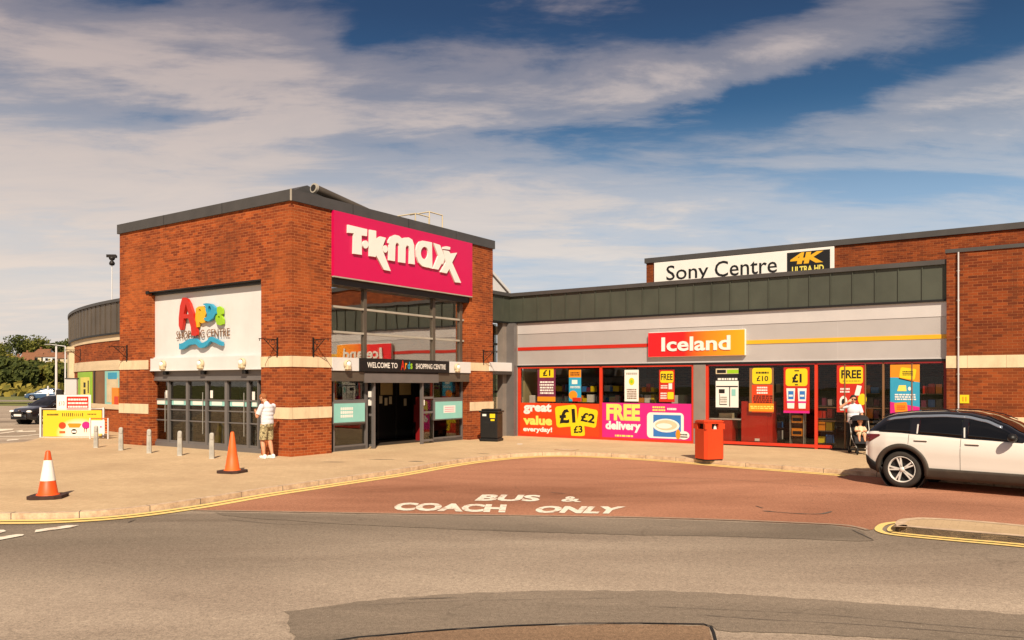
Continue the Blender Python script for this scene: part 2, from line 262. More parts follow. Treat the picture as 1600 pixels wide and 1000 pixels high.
# ---------------------------------------------------------------- mesh helpers
def vary(s):
    return s
_tc = {}
def text_geo(s, bold=0.0, res=3):
    key = (s, bold)
    if key in _tc: return _tc[key]
    cu = bpy.data.curves.new('lettering', 'FONT'); cu.body = s; cu.size = 1; cu.offset = bold; cu.resolution_u = res
    ob = bpy.data.objects.new('lettering', cu); COL.objects.link(ob); bpy.context.view_layer.update()
    me = bpy.data.meshes.new_from_object(ob.evaluated_get(bpy.context.evaluated_depsgraph_get()))
    vs = [tuple(v.co) for v in me.vertices]; fs = [tuple(p.vertices) for p in me.polygons]
    bpy.data.objects.remove(ob); bpy.data.curves.remove(cu); bpy.data.meshes.remove(me)
    x0 = min(v[0] for v in vs); x1 = max(v[0] for v in vs); y0 = min(v[1] for v in vs); y1 = max(v[1] for v in vs)
    vs = [((v[0] - x0) / (x1 - x0), (v[1] - y0) / (y1 - y0)) for v in vs]
    _tc[key] = (vs, fs); return _tc[key]
class MB:
    def __init__(s): s.v = []; s.f = []; s.m = []; s.sm = []; s.mats = []
    def mi(s, m):
        if m not in s.mats: s.mats.append(m)
        return s.mats.index(m)
    def add(s, vs, fs, m, smooth=False, fn=None):
        o = len(s.v); s.v += [tuple(fn(*v)) if fn else tuple(v) for v in vs]
        i = s.mi(m)
        for f in fs: s.f.append(tuple(a + o for a in f)); s.m.append(i); s.sm.append(smooth)
        return s
    def box(s, x0, x1, y0, y1, z0, z1, m, bev=0):
        x0, x1 = min(x0, x1), max(x0, x1); y0, y1 = min(y0, y1), max(y0, y1); z0, z1 = min(z0, z1), max(z0, z1)
        if bev:
            b = min(bev, (x1 - x0) / 3, (y1 - y0) / 3, (z1 - z0) / 3); vs = []; fs = []
            idx = {}
            for ix in (0, 1):
                for iy in (0, 1):
                    for iz in (0, 1):
                        X = (x0, x1)[ix]; Y = (y0, y1)[iy]; Z = (z0, z1)[iz]; sx_, sy_, sz_ = 1 - 2 * ix, 1 - 2 * iy, 1 - 2 * iz
                        for a in range(3):
                            p = [X + sx_ * b, Y + sy_ * b, Z + sz_ * b]; p[a] = (X, Y, Z)[a]; idx[ix, iy, iz, a] = len(vs); vs.append(p)
            g = lambda ix, iy, iz, a: idx[ix, iy, iz, a]
            fs += [[g(i, 0, 0, 0), g(i, 1, 0, 0), g(i, 1, 1, 0), g(i, 0, 1, 0)][::(1 if i else -1)] for i in (0, 1)]
            fs += [[g(0, i, 0, 1), g(0, i, 1, 1), g(1, i, 1, 1), g(1, i, 0, 1)][::(1 if i else -1)] for i in (0, 1)]
            fs += [[g(0, 0, i, 2), g(1, 0, i, 2), g(1, 1, i, 2), g(0, 1, i, 2)][::(1 if i else -1)] for i in (0, 1)]
            for i in (0, 1):
                for j in (0, 1):
                    fs += [[g(i, j, 0, 0), g(i, j, 1, 0), g(i, j, 1, 1), g(i, j, 0, 1)][::(1 if i == j else -1)][::-1]]
                    fs += [[g(i, 0, j, 0), g(i, 1, j, 0), g(i, 1, j, 2), g(i, 0, j, 2)][::(1 if i == j else -1)]]
                    fs += [[g(0, i, j, 1), g(1, i, j, 1), g(1, i, j, 2), g(0, i, j, 2)][::(1 if i == j else -1)][::-1]]
                    for kk in (0, 1): fs += [[g(i, j, kk, 0), g(i, j, kk, 1), g(i, j, kk, 2)][::(1 if (i + j + kk) % 2 else -1)]]
            return s.add(vs, fs, m)
        vs = [(x, y, z) for z in (z0, z1) for x, y in ((x0, y0), (x1, y0), (x1, y1), (x0, y1))]
        return s.add(vs, [(3, 2, 1, 0), (4, 5, 6, 7), (0, 1, 5, 4), (1, 2, 6, 5), (2, 3, 7, 6), (3, 0, 4, 7)], m)
    def prism(s, poly, h0, h1, m, fn=None, holes=()):
        """polygon in (x, y) raised from h0 to h1 along w; fn maps (x, y, w) to 3D"""
        loops = [list(poly)] + [list(h) for h in holes]
        allp = [p for l in loops for p in l]; n = len(allp)
        tri = tessellate_polygon([[Vector((p[0], p[1], 0)) for p in l] for l in loops])
        vs = [(p[0], p[1], h1) for p in allp]; fs = []
        for t in tri:
            a, b, c = (allp[i] for i in t); cr = (b[0]-a[0])*(c[1]-a[1]) - (b[1]-a[1])*(c[0]-a[0])
            fs.append(tuple(t) if cr > 0 else tuple(t)[::-1])
        if abs(h1 - h0) > 1e-6:
            vs += [(p[0], p[1], h0) for p in allp]; fs += [tuple(i + n for i in f)[::-1] for f in fs]
            o = 0
            for li, l in enumerate(loops):
                k = len(l); ar = sum(l[i][0]*l[(i+1) % k][1] - l[(i+1) % k][0]*l[i][1] for i in range(k))
                fl = (ar > 0) == (li == 0)
                for i in range(k):
                    a, b = o + i, o + (i + 1) % k
                    fs.append((a, a + n, b + n, b) if fl else (b, b + n, a + n, a))
                o += k
        return s.add(vs, fs, m, False, fn)
    def text(s, st, x0, x1, y0, y1, w, m, fn, bold=0.0, depth=0):
        vs, fs = text_geo(st, bold)
        sc = lambda v: (x0 + v[0] * (x1 - x0), y0 + v[1] * (y1 - y0))
        V = [(*sc(v), w) for v in vs]; Fc = list(fs); n = len(V)
        if depth:
            V += [(*sc(v), w - depth) for v in vs]; ec = {}
            for f in fs:
                for i in range(len(f)):
                    a, b = f[i], f[(i+1) % len(f)]; ec.setdefault((min(a, b), max(a, b)), []).append((a, b))
            for e in ec.values():
                if len(e) == 1: a, b = e[0]; Fc.append((a, a + n, b + n, b))
        return s.add(V, Fc, m, False, fn)
    def tube(s, p0, p1, r0, r1, m, n=12, cap=True, smooth=True):
        p0, p1 = Vector(p0), Vector(p1); d = (p1 - p0); q = d.to_track_quat('Z', 'Y'); vs = []
        for p, r in ((p0, r0), (p1, r1)):
            for i in range(n): vs.append(p + q @ Vector((math.cos(2*math.pi*i/n) * r, math.sin(2*math.pi*i/n) * r, 0)))
        s.add(vs, [(i, (i+1) % n, n + (i+1) % n, n + i) for i in range(n)], m, smooth)
        if cap: s.add(vs, [tuple(range(n))[::-1], tuple(range(n, 2*n))], m)
        return s
    def path(s, pts, r, m, n=8):
        for a, b in zip(pts, pts[1:]): s.tube(a, b, r, r, m, n)
        return s
    def lathe(s, prof, m, n=24, c=(0, 0, 0), axis='Z', smooth=True, sq=0, a0=0):
        vs = []
        for r, z in prof:
            for i in range(n):
                a = 2*math.pi*i/n + a0
                if axis == 'Z': vs.append((c[0] + r*math.cos(a), c[1] + r*math.sin(a), c[2] + z))
                else: vs.append((c[0] + r*math.cos(a), c[1] + z, c[2] + r*math.sin(a)))
        fs = []
        for j in range(len(prof) - 1):
            for i in range(n):
                q = (j*n + i, j*n + (i+1) % n, (j+1)*n + (i+1) % n, (j+1)*n + i)
                fs.append(q if axis == 'Z' else q[::-1])
        return s.add(vs, fs, m, smooth)
    def ball(s, c, rx, ry, rz, m, n=16, k=10):
        vs = []; fs = []
        for j in range(k + 1):
            t = math.pi * j / k
            for i in range(n): a = 2*math.pi*i/n; vs.append((c[0] + rx*math.sin(t)*math.cos(a), c[1] + ry*math.sin(t)*math.sin(a), c[2] - rz*math.cos(t)))
        for j in range(k):
            for i in range(n): fs.append((j*n + i, j*n + (i+1) % n, (j+1)*n + (i+1) % n, (j+1)*n + i))
        return s.add(vs, fs, m, True)
    def build(s, name, parent=None, M=None):
        me = bpy.data.meshes.new(name); me.from_pydata(s.v, [], s.f)
        for m in s.mats: me.materials.append(MATS[m])
        me.polygons.foreach_set('material_index', s.m); me.polygons.foreach_set('use_smooth', s.sm); me.update()
        o = bpy.data.objects.new(name, me); COL.objects.link(o)
        if M is not None: o.matrix_world = M
        if parent: o.parent = parent
        return o
def tag(o, label=None, cat=None, group=None, kind=None):
    if label: o['label'] = label
    if cat: o['category'] = cat
    if group: o['group'] = group
    if kind: o['kind'] = kind
    return o
def empty(name, M, label=None, cat=None, group=None):
    o = bpy.data.objects.new(name, None); COL.objects.link(o); o.matrix_world = M; o.empty_display_size = .2
    return tag(o, label, cat, group)
def copy_thing(o, M, label, parent=None):
    c = o.copy(); COL.objects.link(c)
    if parent: c.parent = parent
    else: c.matrix_world = M; c['label'] = label
    for ch in KIDS.get(o.name, []): copy_thing(ch, None, None, c)
    return c
KIDS = {}
def reg(o, *ch): KIDS[o.name] = list(ch); return o
def place(x, y, z=0, rz=0, s=1): return Matrix.Translation((x, y, z)) @ Matrix.Rotation(rz, 4, 'Z') @ Matrix.Scale(s, 4)
# ---------------------------------------------------------------- measuring: photo pixel -> real position on a known plane
def gp(px, py, z=0.0):
    Y = F * (CH - z) / (py - HZ); return (px - 800) * Y / F, Y
C0 = gp(455, 714)                                       # the tower's near corner
U = Vector((.5645, .8256)).normalized(); V = Vector((-U.y, U.x))
FR = Matrix(((U.x, V.x, 0, C0[0]), (U.y, V.y, 0, C0[1]), (0, 0, 1, 0), (0, 0, 0, 1)))   # building frame: a = along the right face, b = along the left face
def ray(px): return Vector(((px - 800) / F, 1.0))
def hitA(px, a):                                         # plane a = const -> (b, depth)
    r = ray(px); c = Vector(C0); t = (a + c.dot(U)) / r.dot(U); p = r * t - c; return p.dot(V), t
def hitB(px, b):
    r = ray(px); c = Vector(C0); t = (b + c.dot(V)) / r.dot(V); p = r * t - c; return p.dot(U), t
def zat(py, Y): return CH - (py - HZ) * Y / F
def loc(a, b, z=0): p = Vector(C0) + U * a + V * b; return (p.x, p.y, z)
def LF(px, py, a=0.0): b, Y = hitA(px, a); return b, zat(py, Y)      # point on the left face (or any plane a = const): (b, z)
def RF(px, py, b=0.0): a, Y = hitB(px, b); return a, zat(py, Y)
def fnA(a): return lambda x, y, w: (a - w, -x, y)        # panel on a plane a=const: x runs right (towards -b), y up, w out of the wall
def fnB(b): return lambda x, y, w: (x, b - w, y)
AI = 10.58                                               # plane of the long shop front
# ================================================================= GROUND
def catmull(pts, n=8):
    out = []; P_ = [pts[0]] + list(pts) + [pts[-1]]
    for i in range(1, len(P_) - 2):
        p0, p1, p2, p3 = (Vector(q) for q in P_[i-1:i+3])
        for k_ in range(n):
            t = k_ / n; out.append(.5 * ((2*p1) + (p2-p0)*t + (2*p0-5*p1+4*p2-p3)*t*t + (3*p1-p0-3*p2+p3)*t**3))
    out.append(Vector(pts[-1])); return out
def offset(pts, d):                                      # d > 0: to the left of the direction of travel
    out = []
    for i, p in enumerate(pts):
        t = (pts[min(i+1, len(pts)-1)] - pts[max(i-1, 0)]).normalized(); out.append(p + Vector((-t.y, t.x)) * d)
    return out
def strip(pa, pb, z, m, mb=None):
    mb = mb or MB(); n = len(pa)
    mb.add([(p.x, p.y, z) for p in pa] + [(p.x, p.y, z) for p in pb], [(n+i, n+i+1, i+1, i) for i in range(n-1)], m); return mb
RZ = -.10
def ragged(poly, amp):
    out = []; rnd = random.Random(len(poly)*7)
    for (x0, y0), (x1, y1) in zip(poly, poly[1:] + poly[:1]):
        L = math.hypot(x1-x0, y1-y0); n_ = max(1, int(L/.12)); nx_, ny_ = -(y1-y0)/max(L, 1e-6), (x1-x0)/max(L, 1e-6)
        for i in range(n_): t = i/n_; k_ = rnd.gauss(0, amp) if i else 0; out.append((x0 + (x1-x0)*t + nx_*k_, y0 + (y1-y0)*t + ny_*k_))
    return out
def flat(name, poly, z, m, thick=0):
    if name == 'road_patch': poly = ragged(poly, .008 if m == 'brown_patch' else .014)
    mb = MB(); mb.prism([(p[0], p[1]) for p in poly], z - thick, z, m); o = mb.build(name); return tag(o, kind='structure')
g = MB(); N = 40
g.add([(-900 + 1800*i/N, -300 + 1400*j/N, -.16) for j in range(N+1) for i in range(N+1)], [(j*(N+1)+i, j*(N+1)+i+1, (j+1)*(N+1)+i+1, (j+1)*(N+1)+i) for j in range(N) for i in range(N)], 'grass')
tag(g.build('ground'), kind='structure')
flat('road', [(-90, -60), (60, -60), (60, 60), (-14, 60), (-30, 72), (-90, 80)], RZ, 'asphalt')
kp = [gp(x, y, RZ) for x, y in ((-900, 800), (-500, 812), (-200, 816), (0, 813), (100, 811.5), (195, 805), (300, 791), (400, 774), (480, 762), (550, 751.5), (620, 741), (700, 727), (755, 719.5), (812, 714.2), (869, 712.2), (930, 713.4), (1000, 717), (1075, 722.5), (1150, 729), (1308, 741), (1480, 754.5), (1700, 773), (2100, 812))]
kp = catmull(kp, 8)
kin = offset(kp, .14)
k_ = MB(); strip(kp, kin, .004, 'kerb', k_)
n = len(kp)
k_.add([(p.x, p.y, RZ) for p in kp] + [(p.x, p.y, .004) for p in kp], [(i, i+1, n+i+1, n+i) for i in range(n-1)], 'kerb')
acc = 0; last = kp[0]
for i in range(1, n):                                    # joints between the kerb stones
    acc += (kp[i] - kp[i-1]).length
    if acc > .91:
        acc = 0; t = (kp[i] - kp[i-1]).normalized(); q = kp[i]; nn_ = Vector((-t.y, t.x))
        a_, b_ = q - t*.006 - nn_*.003, q + t*.006 - nn_*.003; c_, d_ = b_ + nn_*.14, a_ + nn_*.14
        k_.add([(a_.x, a_.y, RZ), (b_.x, b_.y, RZ), (b_.x, b_.y, .007), (a_.x, a_.y, .007), (c_.x, c_.y, .007), (d_.x, d_.y, .007)], [(0, 1, 2, 3), (3, 2, 4, 5)], 'kerb_dark')
tag(k_.build('kerb'), kind='structure')
kq = [(p.x, p.y) for p in kin]
back = [(70, 8), (70, 120), (-17, 120)] + [gp(*q) for q in ((118, 664), (95, 672), (66, 683), (40, 690), (0, 693), (-60, 695))] + [(-45, 24), (-60, 12)]
# keep the left end simple: close the pavement to the kerb's first point
flat('pavement', [q for q in kq if q[0] < 60] + back, 0.0, 'paving', .09)
bk = catmull([gp(*q) for q in ((118, 664), (95, 672), (66, 683), (40, 690), (0, 693), (-60, 695))], 6)
k2 = MB(); strip(bk, offset(bk, .13), .004, 'kerb', k2); m_ = len(bk)
k2.add([(p.x, p.y, RZ) for p in bk] + [(p.x, p.y, .004) for p in bk], [(i, i+1, m_+i+1, m_+i) for i in range(m_-1)], 'kerb'); tag(k2.build('kerb'), kind='structure')
# red bus lane
bnd = [gp(x, y, RZ) for x, y in ((302, 798.5), (400, 800), (600, 803.5), (800, 806.5), (1000, 809.5), (1150, 814), (1300, 820.5), (1335, 824.5), (1352, 829))]
isl = [(1364, 828), (1368, 822), (1378, 818), (1400, 815.5), (1430, 814.5), (1500, 818), (1600, 827), (1800, 848), (2100, 884)]
red = [p for p in offset(kp, -.002) if 20 > p.x > bnd[0][0]+.1]
redl = [(p.x, p.y) for p in red] + [gp(2100, 884, RZ)] + [gp(x, y, RZ) for x, y in reversed(isl[:-1])] + list(reversed(bnd))
flat('bus_lane', redl, RZ + .006, 'red_tarmac')
bn = catmull(bnd, 6); tag(strip(offset(bn, .07), bn, RZ + .010, 'edging').build('road_marking'), kind='structure')
# darker reinstatement strip below the lane and the worn band in the foreground
flat('road_patch', [gp(x, y, RZ) for x, y in ((335, 801), (600, 805), (1000, 811), (1300, 822), (1340, 828), (1366, 845), (1345, 846), (1250, 842), (1100, 838), (900, 834), (700, 827), (550, 820), (420, 812), (350, 806))], RZ + .005, 'asphalt_dark')
flat('road_patch', [gp(x, y, RZ) for x, y in ((443, 956), (520, 947), (600, 936), (700, 929), (800, 925), (900, 923), (1000, 923), (1100, 926), (1200, 932), (1400, 946), (1600, 961), (1900, 990), (2000, 1040), (1600, 1012), (1400, 998), (1120, 985), (1112, 978), (1000, 974), (900, 974), (700, 985), (600, 994), (520, 1003), (464, 1010))], RZ + .005, 'asphalt_dark')
flat('road_patch', [gp(x, y, RZ) for x, y in ((560, 999), (700, 987), (800, 981), (900, 978), (1000, 977.5), (1100, 979), (1108, 982), (1122, 1050), (1130, 1120), (420, 1120), (470, 1040))], RZ + .009, 'brown_patch')
cr = [Vector(gp(x, y, RZ)) for x, y in ((520, 1004), (560, 998), (640, 991), (700, 986), (800, 980), (900, 976.5), (1000, 976), (1100, 977.5), (1109, 981), (1113, 990), (1118, 1010))]
tag(strip(offset(cr, .022), cr, RZ + .013, 'black_matt').build('road_seam'), kind='structure')
for pts, w in (([(1010, 949), (1150, 955), (1300, 963), (1450, 977), (1620, 990)], .008), ([(1090, 962), (1200, 970), (1350, 978), (1620, 1000)], .010), ([(560, 948), (700, 941), (900, 937), (960, 936)], .005), ([(1366, 845), (1330, 828)], .02),
               ([(1000, 744), (1060, 747), (1140, 750), (1290, 762)], .018), ([(630, 938), (720, 935)], .012), ([(1190, 799), (1240, 803), (1280, 804), (1300, 800)], .05), ([(355, 812), (450, 820), (560, 816)], .012), ([(1180, 791), (1192, 795)], .05), ([(860, 770), (885, 772)], .04), ([(200, 817), (212, 812)], .03)):
    cc = catmull([gp(x, y, RZ) for x, y in pts], 6)
    mb = MB(); nn = len(cc); ws = [w * (.35 + random.random()) * (0 if i in (0, nn-1) else 1) for i in range(nn)]
    oa = offset(cc, .5); pa = [c + (o - c) * wi for c, o, wi in zip(cc, oa, ws)]; pb = [c - (o - c) * wi for c, o, wi in zip(cc, oa, ws)]
    tag(strip(pa, pb, RZ + .012, 'kerb_dark', mb).build('road_crack'), kind='structure')
# double yellow lines
for d0, d1 in ((-.03, -.165), (-.235, -.39)):
    a_, b_ = offset(kp, d0), offset(kp, d1); sel = [i for i in range(n) if a_[i].x < 7.6]
    tag(strip([b_[i] for i in sel], [a_[i] for i in sel], RZ + .012, 'line_yellow').build('yellow_line'), kind='structure')
# kerbed island on the right
iu = [Vector(gp(x, y, RZ)) for x, y in isl]; il = [Vector(gp(x, y, RZ)) for x, y in ((1372, 833), (1390, 837), (1430, 841.5), (1500, 848), (1600, 857), (1800, 878), (2100, 915))]
ring = catmull([tuple(p) for p in reversed(il)] + [tuple(p) for p in iu], 5)
inner = offset(ring, -.28)
isl_o = flat('traffic_island', [(p.x, p.y) for p in inner], 0.0, 'paving', .10)
ki = MB(); nr = len(inner); inn2 = offset(inner, -.13)
strip(inn2, inner, .004, 'kerb', ki); ki.add([(p.x, p.y, RZ) for p in inner] + [(p.x, p.y, .004) for p in inner], [(i+1, i, nr+i, nr+i+1) for i in range(nr-1)], 'kerb_dark')
tag(ki.build('kerb'), kind='structure')
for d0, d1 in ((-.02, -.12), (-.18, -.29)):
    tag(strip(offset(ring, d0), offset(ring, d1), RZ + .012, 'line_yellow').build('yellow_line'), kind='structure')
# painted words
def ground_words(s, c4, bold, name):
    (a, b, c, d) = [Vector(gp(x, y, RZ)) for x, y in c4]     # lower-left, lower-right, upper-right, upper-left
    def fn(x, y, w): p = (a*(1-x) + b*x)*(1-y) + (d*(1-x) + c*x)*y; return (p.x, p.y, RZ + .013)
    mb = MB(); mb.text(s, 0, 1, 0, 1, 0, 'line_white', fn, bold); tag(mb.build(name), kind='structure')
ground_words('BUS', ((741, 783.5), (842, 784.5), (846, 774.5), (754, 773.5)), .045, 'painted_words')
ground_words('&', ((875, 785), (909, 785.5), (905, 777), (882, 776.5)), .03, 'painted_words')
ground_words('COACH', ((611, 798.5), (789, 802), (792, 789.5), (622, 786)), .055, 'painted_words')
ground_words('ONLY', ((832, 802.5), (966, 804), (978, 792.5), (842, 791.5)), .055, 'painted_words')
for q in (((-6, 846), (36, 838), (38, 836), (26, 836), (-8, 841)), ((54, 833), (112, 825), (124, 821.5), (104, 822), (56, 829)), ((-30, 835), (0, 834), (10, 831), (6, 829), (-30, 829))):
    flat('give_way_dash', [gp(x, y, RZ) for x, y in q], RZ + .012, 'line_white')
# the road on the far left with its markings
for q in (((-20, 676), (20, 671.5), (22, 670), (-20, 671)), ((-10, 679), (35, 673.5), (36, 672), (-8, 677.5)), ((20, 675.5), (56, 674.5), (56, 673), (24, 674)), ((-60, 683), (30, 682.2), (62, 679), (62, 678.3), (30, 681.3), (-60, 682)), ((10, 689), (28, 687.5), (30, 686), (12, 687))):
    flat('far_marking', [gp(x, y, RZ) for x, y in q], RZ + .006, 'line_white')
for y in (643, 659): flat('road_seam', [gp(-200, y+3, RZ), gp(60, y, RZ), gp(60, y-.5, RZ), gp(-200, y+2, RZ)], RZ + .006, 'asphalt_dark')
flat('verge', [gp(-600, 631, RZ), gp(40, 630, RZ), gp(75, 627, RZ), (-60, 160), (-400, 160)], -.09, 'grass')
# manhole, litter and stains on the pavement
mh = MB(); x, y = gp(885, 703); mh.box(-.3, .3, -.22, .22, .003, .008, 'wood'); mh.box(-.27, .27, -.19, .19, .008, .010, 'kerb')
tag(mh.build('drain_cover', None, place(x, y, 0, R(-34))), 'brown square cover set flat in the pale paving before the red poster', 'drain cover')
mh = MB(); x, y = gp(812, 694); mh.prism([(-.08, -.03), (.07, -.05), (.1, .03), (-.05, .05)], .002, .012, 'white'); tag(mh.build('litter', None, place(x, y)), 'scrap of white litter lying on the paving near the black bin', 'litter')
for px, py, w, h in ((520, 722, .35, .03), (597, 718, .4, .025), (650, 721, .22, .04), (600, 751, .0, .0), (985, 722, 0, 0), (755, 709, .2, .03), (718, 717, .15, .02)):
    if not w: continue
    x, y = gp(px, py); mb = MB(); mb.prism([(-w, 0), (-w*.3, h*2), (w*.6, h), (w, -h), (0, -h*1.5)], 0, .0, 'kerb_dark', lambda a, b, c: (a, b, .004)); tag(mb.build('pavement_stain', None, place(x, y)), kind='structure')
# hill behind the road on the left
h = MB(); nx, ny = 40, 22
def hz(x, y):
    t = min(1, max(0, (y - 118) / 262)); t = t*(.6 + .4*t)
    return t * (13.5 + 1.0*math.sin(x*.03+1) + .8*math.sin(x*.09)) * (1 if x < -60 else max(.0, 1 - (x+60)/160)) - .2
h.add([(-420 + 13*i, 112 + 14*j, hz(-420 + 13*i, 112 + 14*j)) for j in range(ny+1) for i in range(nx+1)], [(j*(nx+1)+i, j*(nx+1)+i+1, (j+1)*(nx+1)+i+1, (j+1)*(nx+1)+i) for j in range(ny) for i in range(nx)], 'hill_grass', True)
tag(h.build('hill'), kind='structure')
sc_ = MB(); rnd = random.Random(31); vs = []; fs = []
for i in range(15000):                                    # scrub and bushes that cover the slope
    y = 122 + 265*rnd.random()**.8; x = y*(-.80 + .32*rnd.random()); cl_ = math.sin(x*.31 + 2*math.sin(y*.11)) + math.sin(y*.23 + x*.13)
    if cl_ < -.6 and rnd.random() < .8: continue
    z = hz(x, y) + rnd.random()**1.5*1.6; s_ = .35 + .55*rnd.random(); d = Vector((rnd.gauss(0, 1), rnd.gauss(0, 1), rnd.gauss(0, .8))).normalized(); e = d.orthogonal().normalized(); f_ = d.cross(e); p = Vector((x, y, z)); o = len(vs)
    vs += [p + e*s_, p + f_*s_*.7, p - e*s_*.9, p - f_*s_*.6]; fs.append((o, o+1, o+2, o+3))
sc_.add(vs, fs, 'leaf_olive'); tag(sc_.build('hillside_scrub'), 'olive and green scrub covering the hillside', 'scrub', kind='stuff')
flat('far_road', [(-90, 92), (-35, 92), (-35, 101), (-90, 101)], -.085, 'far_road')
# ================================================================= BRICK TOWER (near block with the two glazed fronts)
yc = F * CH / 114
ZT = CH + 304 * yc / F                                   # top of the coping
TA = hitB(770, 0)[0]; TB = hitA(187, 0)[0]
tower = empty('brick_building', FR, 'tall corner block of orange brick with grey coping and a big pink sign', 'building')
w = MB(); t = .35
bL, bR = LF(232, 600)[0], LF(408, 600)[0]; zrec = LF(408, 436)[1]
w.box(0, t, bL, TB, 0, ZT - .1, 'brick'); w.box(0, t, 0, bR, 0, ZT - .1, 'brick'); w.box(0, t, bR, bL, zrec, ZT - .1, 'brick')
a1, a2 = RF(518, 600)[0], RF(734, 600)[0]
zs0 = RF(518, 431)[1]; zs1 = RF(518, 327)[1]             # pink sign bottom and top
w.box(t, a1, 0, t, 0, ZT - .1, 'brick'); w.box(a2, TA, 0, t, 0, ZT - .1, 'brick'); w.box(a1, a2, .06, t, zs0, ZT - .1, 'brick')
w.box(TA - .3, TA, t, TB, 0, ZT - .1, 'brick'); w.box(t, TA - .3, TB - .3, TB, 0, ZT - .1, 'brick')
w.build('brick_wall', tower)
c = MB()
for (x0, x1, y0, y1) in ((-.06, .5, -.06, TB + .06), (.5, TA + .06, -.06, .5), (TA - .5, TA + .06, .5, TB + .06), (.5, TA - .5, TB - .5, TB + .06)):
    c.box(x0, x1, y0, y1, ZT - .30, ZT, 'coping')
c.box(.5, TA - .5, .5, TB - .5, ZT - .35, ZT - .2, 'coping')
c.box(-.075, -.04, -.075, -.04, ZT - .31, ZT + .006, 'coping_light')
for b in (2.9, 5.8): c.box(-.064, -.05, b, b + .012, ZT - .30, ZT + .003, 'black')
for a in (2.2, 4.6, 7.0): c.box(a, a + .012, -.064, -.05, ZT - .30, ZT + .003, 'black')
c.build('roof_coping', tower)
st = MB(); z0, z1, z2, z3 = LF(455, 573)[1], LF(455, 556)[1], LF(455, 655)[1], LF(455, 637)[1]
for za, zb in ((z0, z1), (z2, z3)):
    for q in ((-.02, t + .01, bL + .002, TB + .02), (-.02, t + .01, -.02, bR - .002), (t + .01, a1 - .002, -.02, t + .01), (a2 + .002, TA + .02, -.02, t)): st = MB(); st.box(*q, za, zb, 'stone'); st.build('stone_band', tower)
zbm0, zbm1 = LF(408, 577)[1], LF(408, 554.5)[1]
b_ = MB(); b_.box(.06, .34, bR + .003, bL - .003, zbm0, zbm1 - .004, 'white'); b_.box(.045, .06, bR + .003, bL - .003, zbm0, zbm0 + .03, 'white'); b_.build('white_beam', tower)
# black strip painting in the deep shadow line at the recess head, with iron bracket
b_ = MB(); b_.box(.11, .34, bR + .003, bL - .003, zrec - .10, zrec - .002, 'black'); b_.box(.0, .11, bR + .003, bL - .003, zrec - .03, zrec - .002, 'black'); b_.box(-.03, .05, bL - .05, bL + .12, zrec - .06, zrec + .03, 'iron'); b_.build('recess_head_shadow', tower)
# rooms behind the glass
rm = MB(); zc1 = 3.05
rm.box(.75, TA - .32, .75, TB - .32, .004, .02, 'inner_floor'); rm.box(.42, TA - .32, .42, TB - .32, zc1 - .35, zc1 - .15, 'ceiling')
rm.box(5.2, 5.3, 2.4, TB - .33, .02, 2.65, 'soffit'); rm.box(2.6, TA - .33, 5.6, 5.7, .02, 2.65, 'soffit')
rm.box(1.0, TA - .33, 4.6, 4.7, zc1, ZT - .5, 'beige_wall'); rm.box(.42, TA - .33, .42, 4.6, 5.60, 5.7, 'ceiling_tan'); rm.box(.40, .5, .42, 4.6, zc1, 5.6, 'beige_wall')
for a_ in (3.0, 5.2): rm.box(a_, a_ + .5, 2.0, 2.15, 5.57, 5.60, 'white_gloss')
rm.build('interior', tower)
# --- left front: six-leaf glazed screen
def rails_verticals(): pass
scr = MB(); AG = .30
scr.box(AG - .10, AG + .05, bR + .005, bL - .005, zbm0 - .26, zbm0 - .002, 'grey_frame')
scr.box(AG - .13, AG - .10, bR + .005, bL - .005, zbm0 - .30, zbm0 - .24, 'grey_frame')
scr.box(AG - .08, AG + .05, bR + .005, bL - .005, .0, .13, 'grey_frame')
ms = [(238, 6), (266, 5), (295, 5.5), (325, 4.5), (356, 7), (390, 5.5), (406, 3)]
bs = []
for px, wd in ms:
    b, Y = hitA(px, AG); hw = wd / 2 * Y / F * .9; bs.append((b - hw, b + hw)); scr.box(AG - .07, AG + .045, b - hw, b + hw, .13, zbm0 - .26, 'grey_frame')
ztop = zbm0 - .26
zr = [LF(325, 625, AG)[1], LF(325, 641.5, AG)[1], LF(325, 659, AG)[1]]
for i in range(6):
    lo, hi = bs[i+1][1], bs[i][0]
    scr.box(AG - .04, AG + .04, lo, hi, ztop - .07, ztop, 'grey_frame')
    scr.box(AG - .04, AG + .04, lo, hi, .13, .20, 'grey_frame')
    for z in zr: scr.box(AG - .035, AG + .035, lo, hi, z - .018, z + .018, 'grey_frame')
    if i % 2 == 0: scr.tube((AG - .09, lo + .09, .45), (AG - .09, lo + .09, 1.7), .012, .012, 'galvanised', 6)
scr.build('door_frame', tower)
gl = MB(); gl.box(AG - .004, AG + .004, bR + .01, bL - .01, .1, ztop, 'glass'); gl.build('door_glass', tower)
for i, (px, py) in enumerate(((257, 578), (316, 577), (381, 576))):
    b, _ = hitA(px, .1); s_ = MB(); s_.box(.08, .20, b - .07, b + .07, zbm0 - .12, zbm0 + .0, 'black', .01); s_.build('door_sensor', tower)
